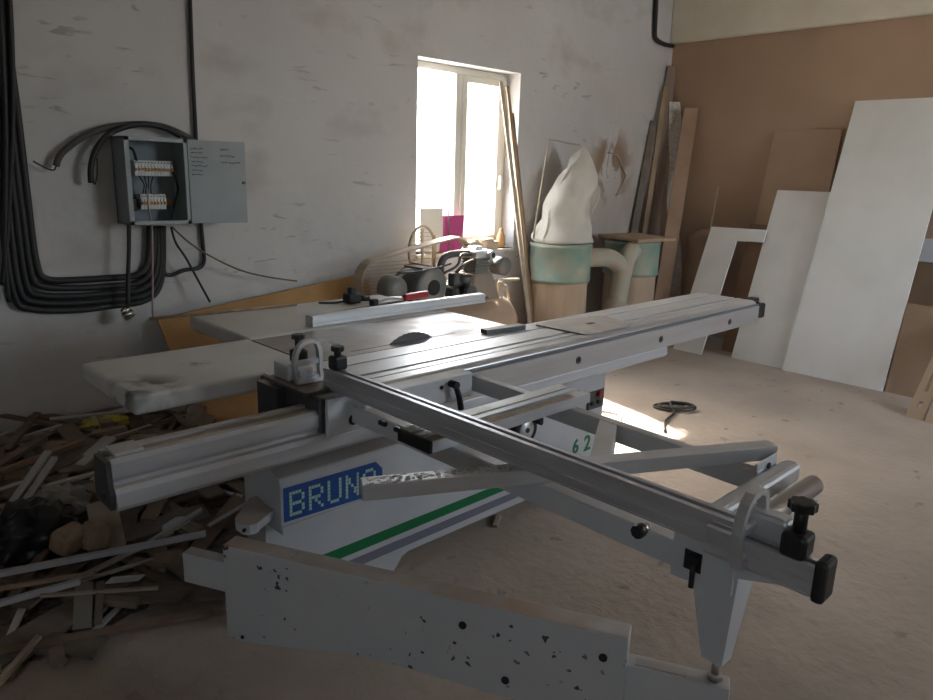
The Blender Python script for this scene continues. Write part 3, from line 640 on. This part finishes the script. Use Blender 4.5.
for k in range(2):
    for i in range(4): b.bm.faces.new((vs[k][i], vs[k][(i+1)%4], vs[k+1][(i+1)%4], vs[k+1][i]))
b.bm.faces.new(vs[0]); b.bm.faces.new(vs[2]); b._fin([v for r in vs for v in r], 0, .012, 2)
b.build('pump_crankcase', PUMP, cp)
b = M()
for k in range(6): b.box(3.745,3.905,3.755,3.915,.892+k*.019,.902+k*.019,.003)
b.box(3.76,3.89,3.77,3.90,.88,1.005); b.build('pump_cylinder', MOTOR, cp)
b = M(); b.box(3.735,3.915,3.745,3.925,1.002,1.065,.016,seg=2); b.cyl((3.87,3.745,1.03),(3.87,3.70,1.03),.032); b.cyl((3.87,3.70,1.03),(3.87,3.698,1.03),.02,mi=1); b.box(3.77,3.85,3.78,3.88,1.06,1.09,.01)
b.build('pump_head', [ALU, DARK], cp)
M().tube([(3.46,3.82,.74),(3.455,3.82,.90),(3.46,3.82,.98),(3.50,3.82,1.03),(3.60,3.82,1.045),(3.74,3.83,1.04)], .026, 12).build('discharge_pipe', DGREY, cp)
b = M(); b.tube([(3.40,3.72,.93),(3.55,3.75,.97),(3.62,3.78,1.04),(3.74,3.8,1.03)], .010, 8); b.tube([(3.53,3.74,.92),(3.60,3.72,.98),(3.70,3.74,1.0)], .012, 8); b.box(3.5,3.62,3.72,3.80,.82,.92,.02,seg=2); b.cyl((3.56,3.76,.88),(3.64,3.70,.86),.04); b.cyl((3.62,3.74,.78),(3.62,3.66,.78),.05)
b.box(3.52,3.7,3.74,3.86,.69,.82,.02); b.build('pressure_switch', DGREY, cp)
b = M(); b.tube([(3.03,3.78,.95),(3.2,3.74,.955),(3.4,3.74,.975),(3.5,3.76,.985)], .006, 8); b.build('hose', BLACK, cp)
b = M(); b.lathe([(.02,-.06),(.07,-.055),(.07,.05),(.03,.06)], (4.05,3.80,.93), 22, 'y'); b.cyl((3.92,3.84,.97),(4.05,3.84,.94),.028); b.build('air_filter', MOTOR, cp)
b = M(); b.lathe([(.02,-.05),(.085,-.045),(.09,.03),(.04,.05)], (3.96,4.02,1.02), 24, 'y'); b.build('flywheel', GUARD, cp)
b = M(); b.tube([(4.12,3.86,.80),(4.2,3.84,.805),(4.3,3.82,.80)], .012, 8); b.box(4.06,4.13,3.82,3.90,.66,.80,.015,seg=2); b.cyl((4.0,3.8,.70),(4.0,3.8,.83),.022); b.build('outlet_valve', GUARD, cp)

# ------------------------------------------------------------------ dust extractor
de = thing('dust_extractor', 'twin drum dust extractor with green bands and a tall cloth bag in the corner', 'dust extractor', (5.6,4.0,0))
for (cx, cy, zt_, lab_) in ((5.07,4.02,1.035,'left drum'), (6.13,3.98,1.02,'right drum')):
    dr = M().lathe([(.20,.02),(.25,.06),(.252,.40),(.25,.70),(.24,zt_-.3)], (cx,cy,0), 36).build('drum', DRUM, de)
    q = M(); q.lathe([(.24,zt_-.33),(.268,zt_-.325),(.272,zt_-.30),(.268,zt_-.295),(.268,zt_-.03),(.274,zt_-.025),(.274,zt_),(.2,zt_+.004)], (cx,cy,0), 40); q.build('drum_band', DGREEN, dr)
b = M(); seg = 40; rings = []
# z, left x, right x, half depth
prof = [(1.036,4.86,5.40,.20),(1.05,4.82,5.43,.235),(1.09,4.81,5.44,.235),(1.16,4.835,5.44,.22),(1.25,4.85,5.43,.21),(1.34,4.87,5.47,.19),(1.43,4.92,5.49,.17),(1.52,4.98,5.49,.145),(1.61,5.05,5.48,.12),(1.70,5.13,5.45,.095),(1.78,5.20,5.41,.065),(1.845,5.27,5.37,.03),(1.875,5.31,5.345,.012)]
for k, (z, xl, xr, hd) in enumerate(prof):
    ring = []; cx, hw = (xl+xr)/2, (xr-xl)/2
    for i in range(seg):
        t = 2*PI*i/seg; c_, s_ = math.cos(t), math.sin(t)
        px_ = cx+hw*math.copysign(abs(c_)**.7, c_); py_ = 4.04+hd*math.copysign(abs(s_)**.8, s_)
        nz_ = mnoise.noise(Vector((px_*5+z*4, py_*3, z*2.2-px_*3))); fold = abs(mnoise.noise(Vector((px_*3.5-z*3, 2, z*2.5))))
        amp = .085 if 1.06 < z < 1.8 else .012
        ring.append(b.bm.verts.new((px_+amp*.15*nz_, py_+amp*(1.4*nz_-2.4*fold)*(-1 if s_ < 0 else 1)*.8, z+.02*nz_)))
    rings.append(ring)
for A_, B_ in zip(rings, rings[1:]):
    for i in range(seg): f = b.bm.faces.new((A_[i], A_[(i+1)%seg], B_[(i+1)%seg], B_[i])); f.smooth = True
b.bm.faces.new(rings[0][::-1]); b.bm.faces.new(rings[-1]); bag = b.build('filter_bag', CLOTH, de, 'tall pale cloth bag drooping to a point')
md = bag.modifiers.new('sub', 'SUBSURF'); md.levels = md.render_levels = 1
b = M(); b.tube([(4.84,4.16,1.03),(4.90,4.16,1.40),(4.985,4.16,1.92),(5.20,4.15,1.90),(5.345,4.10,1.885)], .008, 8, sub=1); b.build('bag_hanger', WOODP, de)
b = M(); b.tube([(5.30,3.92,.90),(5.42,3.87,.905),(5.55,3.82,.89),(5.66,3.78,.80),(5.62,3.74,.66),(5.52,3.70,.48)], .085, 16); b.tube([(5.95,3.85,.93),(5.84,3.80,.94),(5.74,3.78,.86),(5.66,3.76,.72)], .085, 16)
b.cyl((5.54,3.71,.50),(5.48,3.69,.38),.10); b.build('y_duct', DUCT, de)
b = M(); b.slab((5.86,3.74,1.03), (6.40,3.66,1.03), (5.88,4.22,1.045), .03, bev=.004); tag(b.build('cardboard_piece', mat('cardboard', (.42,.30,.20), .85, 0, (.36,.25,.165), 6)), 'flat brown cardboard piece lying on the right drum', 'cardboard')
b = M(); b.tube([at(608,152,1,YB-.01), at(618,156,1,YB-.012), at(626,176,1,YB-.012), at(616,196,1,YB-.01), at(626,190,1,YB-.01)], .006, 6, sub=1); tag(b.build('pale_string', WOODP), 'thin pale cord hanging on the bare wall patch', 'cord')

# ------------------------------------------------------------------ planks in the corner
def plank(name, bot, top, w, th, m, label, wav=0, cat='plank', group='planks leaning in the corner', axis=(.75,-.66,0)):
    bot, top = Vector(bot), Vector(top); ax = Vector(axis).normalized(); n = 14 if wav else 1; q = M(); nn = (top-bot).normalized().cross(ax).normalized()*th
    Rr = []
    for k in range(n+1):
        c = bot.lerp(top, k/n); o = ax*(wav*math.sin(k/n*9))+nn*(wav*.4/th*0)
        ww = w*(1+.15*math.sin(k*1.7)) if wav else w
        Rr.append([q.bm.verts.new(c+o+s1*ax*ww/2+s2*nn/2) for s1, s2 in ((-1,-1),(1,-1),(1,1),(-1,1))])
    for A_, B_ in zip(Rr, Rr[1:]):
        for i in range(4): q.bm.faces.new((A_[i], A_[(i+1)%4], B_[(i+1)%4], B_[i]))
    q.bm.faces.new(Rr[0][::-1]); q.bm.faces.new(Rr[-1]); return tag(q.build(name, m), label, cat, group)
plank('plank', (6.42,3.80,0), (7.07,4.02,2.33), .15, .02, mat('reddish_plank', (.34,.215,.14), .8, 0, (.27,.165,.105), 5), 'wide reddish brown plank leaning rightmost in the corner')
plank('perforated_strip', (6.86,3.83,0), (7.06,4.22,2.40), .13, .006, PERF, 'wavy white perforated strip leaning behind the reddish plank', .012, 'strip')
plank('plank', (6.70,4.10,0), (7.08,4.30,2.76), .09, .02, mat('dull_plank', (.27,.20,.165), .85), 'dull brown plank reaching highest in the corner')
plank('plank', (6.52,4.17,0), (6.98,4.285,2.55), .05, .02, WOODT, 'narrow tan plank leaning left of the highest corner plank')
plank('plank', (6.40,4.26,0), (6.86,4.32,2.2), .07, .02, WOODG, 'narrow grey-brown plank leaning leftmost behind the drums')
b = M(); b.lathe([(.10,.02),(.16,.1),(.17,.5),(.15,.9),(.16,1.05),(.06,1.13)], (6.90,3.62,0), 24)
for v in b.bm.verts:
    k = 1+.14*mnoise.noise(v.co*4); v.co.x = 6.90+(v.co.x-6.90)*k*.9; v.co.y = 3.62+(v.co.y-3.62)*k*1.15
tag(b.build('brown_sack', mat('brown_sack', (.30,.20,.135), .8, 0, (.22,.145,.1), 6)), 'crumpled brown sack standing between the corner planks and the white board', 'sack')

# ------------------------------------------------------------------ boards on the right wall
def board(name, p0, wy, top_x, top_z, th, m, label, group=None, cat='board'):
    q = M(); q.slab(p0, (p0[0]-.02*wy, p0[1]-wy, p0[2]), (top_x, p0[1], top_z), -th)
    return tag(q.build(name, m), label, cat, group)
GB = 'boards leaning on the right wall'
board('white_board', (6.33,2.457,0), .815, 7.125, 2.335, .018, WHITEB, 'tallest white board leaning against the brown wall', GB)
board('white_board', (6.385,2.962,0), .62, 6.93, 1.545, .018, mat('white_laminate_warm', (.78,.76,.73), .5, 0, (.70,.68,.65), 3), 'medium white board leaning left of the tallest white board', GB)
board('fibreboard_sheet', (6.72,3.15,0), .62, 7.135, 2.10, .006, mat('faint_panel', (.43,.29,.195), .75, 0, (.37,.245,.165), 2), 'thin brown panel against the wall behind the medium white board', GB)
p0 = Vector((6.26,3.50,0)); ev = Vector((.50,0,1.16)).normalized(); eu = Vector((-.02,-1,0)).normalized(); nn = eu.cross(ev).normalized()*-.018
b = M(); b.poly([p0+eu*u_+ev*v_ for u_, v_ in ((0,0),(.30,0),(.30,1.155),(.56,1.165),(.56,1.285),(0,1.275))], nn)
tag(b.build('cutout_board', WHITEB), 'short white board with a large corner cut out, beside the brown sack', 'board', GB)
board('brown_offcut', (6.60,3.17,0), .17, 6.90, 1.22, .018, BROWNB, 'narrow brown board standing in the gap of the cut out board', GB)
b = M(); b.cyl((6.62,3.53,0), (7.13,3.66,1.56), .010, seg=8); tag(b.build('thin_stick', WOODP), 'thin pale stick rising behind the cut out board', 'stick')
board('brown_board', (6.80,1.76,0), 1.3, 7.06, .99, .03, BROWNB, 'dark brown panel standing behind the tallest white board at right', GB)
b = M(); b.slab((7.065,1.80,.998), (7.065,.6,.998), (7.12,1.80,1.19), -.018); tag(b.build('white_strip', mat('cool_white', (.66,.66,.70), .5)), 'white board strip lying along the top of the dark brown panel', 'board')
board('brown_board', (6.33,1.63,0), 1.0, 6.56, .70, .03, mat('mdf_brown', (.36,.25,.165), .75, 0, (.30,.20,.13), 3), 'low brown panel just right of the tallest white board', GB)
for i, (yy0, lb_) in enumerate(((1.32, 'slatted brown board leaning lowest at the right edge, left piece'), (1.19, 'slatted brown board leaning lowest at the right edge, right piece'))):
    b = M(); q0 = Vector((5.74-.02*i,yy0,0)); ev = Vector((.80,0,.66)).normalized(); eu = Vector((0,-1,0)); nn = eu.cross(ev).normalized()*-.016
    for u_ in (0, .07): b.poly([q0+eu*u_, q0+eu*(u_+.045), q0+eu*(u_+.045)+ev*.98, q0+eu*u_+ev*.98], nn)
    for v_ in (0, .16, .80): b.poly([q0+eu*.045+ev*v_, q0+eu*.07+ev*v_, q0+eu*.07+ev*(v_+.1), q0+eu*.045+ev*(v_+.1)], nn)
    tag(b.build('slatted_board', mat('slat_brown', (.38,.27,.18), .75) if i == 0 else bpy.data.materials['slat_brown']), lb_, 'board', GB)
# hose on the floor
b = M(); e1, e2 = Vector((.67,-.74)), Vector((.74,.67)); base = []
for k in range(27):
    t = 2*PI*k/12+1.0; sc = 1-.012*k; c = Vector((4.57,2.49))+e1*(.16*sc*math.cos(t)+.01*(k//12))+e2*(.085*sc*math.sin(t)); base.append((c.x, c.y, .013+.010*(k//10)))
base += [(4.47,2.44,.013),(4.33,2.40,.012),(4.20,2.36,.012),(4.06,2.27,.012)]
b.tube(base, .009, 8, sub=3); tag(b.build('coiled_hose', mat('dark_hose', (.05,.045,.04), .6)), 'dark hose coiled on the floor beside the sunlit patch', 'hose')
b = M(); b.tube([(3.95,3.1,.008),(4.05,2.85,.008),(4.12,2.68,.008),(3.98,2.55,.008),(3.9,2.4,.008)], .006, 8); tag(b.build('thin_cable', mat('pale_cord', (.3,.27,.24), .6)), 'thin cord crossing the sunlit floor patch', 'cord')
for i, (px, py, l_) in enumerate(((497,520,'small pale wood scrap under the saw beside the cabinet'),(560,470,'thin pale scrap on the floor behind the fence'))):
    c = at(px, py, 2, .01); b = M(); b.box(-.06,.06,-.012,.012,0,.014,.002,mtx=Matrix.Translation((c.x,c.y,.0005)) @ Matrix.Rotation(.6,4,'Z')); tag(b.build('floor_scrap', WOODP), l_, 'scrap')

# ------------------------------------------------------------------ scrap heap
def hgt(x, y):
    a = min(1, max(0, (y-2.25-.25*max(0,x-.6))/1.9)); a = a*a*(3-2*a)
    e = min(1, max(0, (1.95-x)/.35))
    return (.20*a+.03*mnoise.noise(Vector((x*2.6, y*2.6, .3)))*min(1, a*4))*e
b = M(); nx, ny = 46, 46; gx0, gx1, gy0, gy1 = -.5, 1.95, 2.0, 4.34; grid = []
for j in range(ny+1):
    row = []
    for i in range(nx+1):
        x = gx0+(gx1-gx0)*i/nx; y = gy0+(gy1-gy0)*j/ny
        row.append(b.bm.verts.new((x, y, max(-.01, hgt(x, y)-.006 + .008*mnoise.noise(Vector((x*14, y*14, 2)))))))
    grid.append(row)
for j in range(ny):
    for i in range(nx): f = b.bm.faces.new((grid[j][i], grid[j][i+1], grid[j+1][i+1], grid[j+1][i])); f.smooth = True
tag(b.build('wood_litter', MOUND), 'layer of dusty chips and shavings under the scrap wood heap', 'wood chips', None, 'stuff')
def scrap_mesh(L, w, t, m, name, jag=True):
    q = M(); ex = random.uniform(-.3,.3)*w if jag else 0
    q.poly([(-L/2,-w/2,0),(L/2+ex,-w/2,0),(L/2-ex,w/2,0),(-L/2+ex*.6,w/2,0)], (0,0,t)); return q
kinds = [('scrap_strip', WOODB, 'long thin brown strip tangled in the scrap heap', (.35,.85), (.018,.04), (.008,.016), 46, 'strip'),
         ('scrap_lath', WLAM, 'thin pale faced strip lying in the scrap heap', (.25,.7), (.014,.03), (.006,.012), 30, 'strip'),
         ('scrap_board', WOODG, 'grey-brown broken board piece in the scrap heap', (.18,.5), (.06,.13), (.01,.018), 34, 'board'),
         ('scrap_block', SCRAPT, 'small tan wood offcut in the scrap heap', (.06,.18), (.04,.08), (.012,.03), 40, 'offcut'),
         ('scrap_plank', SCRAPB, 'short dull brown plank piece in the scrap heap', (.25,.55), (.05,.09), (.012,.02), 26, 'plank')]
rnd = random.Random(5)
def surf_rot(x, y, yaw_, extra=0., roll_=0.):
    e = .12; nx_ = -(hgt(x+e,y)-hgt(x-e,y))/(2*e); ny_ = -(hgt(x,y+e)-hgt(x,y-e))/(2*e); nv = Vector((nx_,ny_,1)).normalized()
    return (nv.to_track_quat('Z','Y').to_matrix().to_4x4() @ Matrix.Rotation(yaw_-0,4,'Z') @ Matrix.Rotation(extra,4,'Y') @ Matrix.Rotation(roll_,4,'X')).to_euler()
for (nm, m, lab_, Lr, wr, tr, cnt, cat) in kinds:
    protos = []
    for k in range(7):
        protos.append(scrap_mesh(rnd.uniform(*Lr), rnd.uniform(*wr), rnd.uniform(*tr), m, nm).build(nm, m, origin=(0,0,0)))
    done = 0; tries = 0
    while done < cnt and tries < 4000:
        tries += 1
        y = rnd.uniform(2.15, 4.25); x = rnd.uniform(.25, 1.75)
        if x < .16*y-.15 or (y < 2.45 and nm in ('scrap_board','scrap_plank','scrap_lath')): continue
        if (x > .7 and y < 2.5) or (x > 1.05 and y < 2.75) or (x > 1.45 and y < 3.1): continue
        dens = min(1, .12+(y-2.2)/.9)
        if rnd.random() > dens: continue
        base = protos[done % 7]
        o = base if done < 7 else base.copy()
        if done >= 7: COL.objects.link(o)
        L = base.dimensions.x if False else max(abs(v.co.x) for v in base.data.vertices)*2
        yaw_ = rnd.gauss(.25, .55) if nm in ('scrap_strip','scrap_lath') else rnd.uniform(0, PI)
        if y+abs(math.sin(yaw_))*L/2 > 4.30: y = 4.28-abs(math.sin(yaw_))*L/2
        o.location = (x, y, hgt(x, y)+rnd.uniform(.004, .028+.02*dens))
        o.rotation_euler = surf_rot(x, y, yaw_, rnd.gauss(0,.05), rnd.gauss(0,.12))
        tag(o, lab_, cat, 'scrap heap: '+lab_.split(' in the')[0].split(' lying')[0].split(' tangled')[0]); done += 1
def piece(name, a, c, za, zc, w, t, m, label, cat='scrap'):
    """a strip or board between two pixels of the heap, at heights za, zc"""
    A1 = at(a[0], a[1], 2, za); C1 = at(c[0], c[1], 2, zc); dv = C1-A1; sd = Vector((-dv.y, dv.x, 0)).normalized()*w
    q = M(); q.poly([A1, C1, C1+sd, A1+sd], (0,0,t)); return tag(q.build(name, m), label, cat)
GLam = mat('white_edge_strip', (.52,.52,.54), .5)
piece('pale_strip', (3,523), (52,453), .13, .30, .035, .012, WLAM, 'upper of two parallel pale strips sloping up beside the black bag')
piece('pale_strip', (13,525), (58,459), .12, .29, .03, .012, WLAM, 'lower of two parallel pale strips sloping up beside the black bag')
piece('white_strip', (-12,580), (206,537), .13, .16, .022, .02, GLam, 'very long white edged strip running right across the heap')
piece('white_strip', (-10,610), (80,585), .07, .12, .02, .02, GLam, 'short white edged strip at the front left of the heap')
piece('brown_strip', (40,598), (158,590), .10, .07, .014, .01, WOODP, 'thin tan strip lying across the front of the heap')
piece('brown_strip', (-5,592), (95,575), .11, .14, .016, .012, WOODT, 'thin brown strip between the two white edged strips')
piece('tan_stick', (-2,690), (42,640), .02, .05, .02, .018, WOODP, 'loose tan stick lying nearest at the bottom left')
piece('pale_plank', (84,468), (116,440), .20, .27, .07, .014, WLAM, 'short pale plank on the heap left of the beam end')
piece('pale_strip', (42,490), (102,474), .20, .22, .03, .012, WLAM, 'pale strip lying level beside the beam end')
piece('pale_strip', (70,497), (104,486), .17, .18, .025, .012, WLAM, 'short pale strip just in front of the level pale strip')
piece('white_strip', (150,545), (203,512), .12, .20, .025, .012, WLAM, 'pale strip lying under the left beam end')
piece('dark_plank', (0,470), (48,440), .22, .28, .05, .02, WOODB, 'dark brown plank at the back left of the heap')
piece('dark_plank', (-8,478), (85,444), .21, .26, .03, .02, BROWNB, 'long reddish plank sloping across the back of the heap')
piece('grey_sheet', (5,500), (110,445), .17, .24, .22, .012, WOODG, 'large dark grey-brown panel under the pale strips')
A1 = at(84,508,2,.20); b = M(); b.slab(at(96,556,2,.10), at(126,546,2,.10), at(86,506,2,.24), .01)
tag(b.build('plywood_piece', WOODP), 'pale plywood piece leaning on the heap below the beam end', 'scrap')
for i, (x0_, x1_, y0_, y1_, l_) in enumerate(((73,92,632,585,'wider of two short grey boards lying side by side'),(94,102,627,584,'narrower of two short grey boards lying side by side'))):
    b = M(); b.slab(at(x0_,y0_,2,.02), at(x1_,y0_-2,2,.02), at(x0_+3,y1_,2,.10), .014); tag(b.build('grey_board', WOODG if i else mat('grey_board', (.22,.20,.17), .85)), l_, 'scrap')
b = M(); b.slab(at(105,583,2,.11), at(138,580,2,.09), at(112,577,2,.13), .006); tag(b.build('plastic_shard', GLam), 'bent white shard on the front of the heap', 'scrap')
b = M(); b.slab(at(66,658,2,.004), at(86,654,2,.004), at(68,646,2,.004), .003); tag(b.build('paper_scrap', WLAM), 'white paper scrap lying alone on the floor', 'scrap')
c = at(162,532,2,.12); c2 = at(176,523,2,.16); b = M(); b.poly([c, c2, c2+Vector((.05,-.03,0)), c+Vector((.05,-.03,0))], (0,0,.03), bev=.004); tag(b.build('metal_channel', PAINT2), 'short grey metal channel on the scrap under the beam', 'scrap')
def blob(name, c, rx, ry, rz, m, label, cat, amp=.25, fr=5, seed=0):
    q = M(); r = bmesh.ops.create_icosphere(q.bm, subdivisions=4, radius=1)
    for v in r['verts']:
        n = v.co.normalized(); k = 1+amp*mnoise.noise(n*fr*.5+Vector((seed,0,0)))+amp*.6*abs(mnoise.noise(n*fr+Vector((0,seed,0))))
        v.co = Vector((c.x+n.x*rx*k, c.y+n.y*ry*k, c.z+max(-.35, n.z)*rz*k))
    for f in q.bm.faces: f.smooth = True
    return tag(q.build(name, m), label, cat)
blob('black_bag', at(26,537,2,.15), .16, .13, .13, BAGB, 'crumpled black rubbish bag on the scrap heap at left', 'bag', .45, 7, 1)
blob('plastic_bag', at(60,505,2,.20), .10, .09, .075, BAGC, 'crumpled greyish plastic bag behind the black bag', 'bag', .4, 7, 3)
blob('yellow_bag', at(104,425,2,.20), .13, .06, .05, BAGY, 'yellow-green plastic bag against the wall behind the heap', 'bag', .3, 6, 5)
for i, (px, py, l_) in enumerate(((69,540,'rounded wood chunk right of the black bag'),(96,537,'wood chunk lying on the plywood piece'))):
    c = at(px, py, 2, .17); b = M(); b.box(-.06,.06,-.045,.045,-.04,.05,.018,seg=2,mtx=Matrix.Translation(c) @ Matrix.Rotation(.5+i,4,'Z') @ Matrix.Rotation(.3,4,'X')); tag(b.build('wood_chunk', WOODT), l_, 'wood')
# dark plaster debris against wall at far left
# ------------------------------------------------------------------ light
W = bpy.data.worlds.new('world'); S.world = W; W.use_nodes = True; nt = W.node_tree; bg = nt.nodes['Background']
sky = nt.nodes.new('ShaderNodeTexSky'); sky.sky_type = 'NISHITA'; sky.sun_disc = False; sky.sun_elevation = math.radians(44); sky.sun_rotation = math.radians(12); sky.dust_density = 4; sky.air_density = 1.2
mx = nt.nodes.new('ShaderNodeMix'); mx.data_type = 'RGBA'; mx.inputs[0].default_value = .5; mx.inputs[7].default_value = (.95,.98,1.0,1)
hs = nt.nodes.new('ShaderNodeVectorMath'); hs.operation = 'SCALE'; hs.inputs[3].default_value = .18
nt.links.new(sky.outputs[0], hs.inputs[0]); nt.links.new(hs.outputs[0], mx.inputs[6]); nt.links.new(mx.outputs[2], bg.inputs[0])
bg.inputs[1].default_value = 8.0
sd = bpy.data.lights.new('sun', 'SUN'); sd.energy = 16; sd.angle = math.radians(1.0); sd.color = (1,.93,.82); so = bpy.data.objects.new('sun', sd); COL.objects.link(so); so.location = (5, 9, 6)
so.rotation_euler = Vector((-.21,-1,-.98)).to_track_quat('-Z','Y').to_euler()
def portal(name, x0, x1, z0, z1, y, sgn):
    l = bpy.data.lights.new(name, 'AREA'); l.shape = 'RECTANGLE'; l.size = x1-x0; l.size_y = z1-z0; l.cycles.is_portal = True
    o = bpy.data.objects.new(name, l); COL.objects.link(o); o.location = ((x0+x1)/2, y, (z0+z1)/2); o.rotation_euler = (sgn*PI/2, 0, 0)
portal('window_portal', wx0, wx1, wz0, wz1, YB+.30, -1); portal('window_portal', fx0, fx1, fz0, fz1, YF-.18, 1)
l = bpy.data.lights.new('window_portal', 'AREA'); l.shape = 'RECTANGLE'; l.size = lz1-lz0; l.size_y = lx1-lx0; l.cycles.is_portal = True
o = bpy.data.objects.new('window_portal', l); COL.objects.link(o); o.location = (XL-.18, (lx0+lx1)/2, (lz0+lz1)/2); o.rotation_euler = (0, -PI/2, 0)
S.view_settings.view_transform = 'Standard'; S.view_settings.look = 'None'; S.view_settings.gamma = 1; S.view_settings.use_curve_mapping = False
S.view_settings.exposure = 1.2
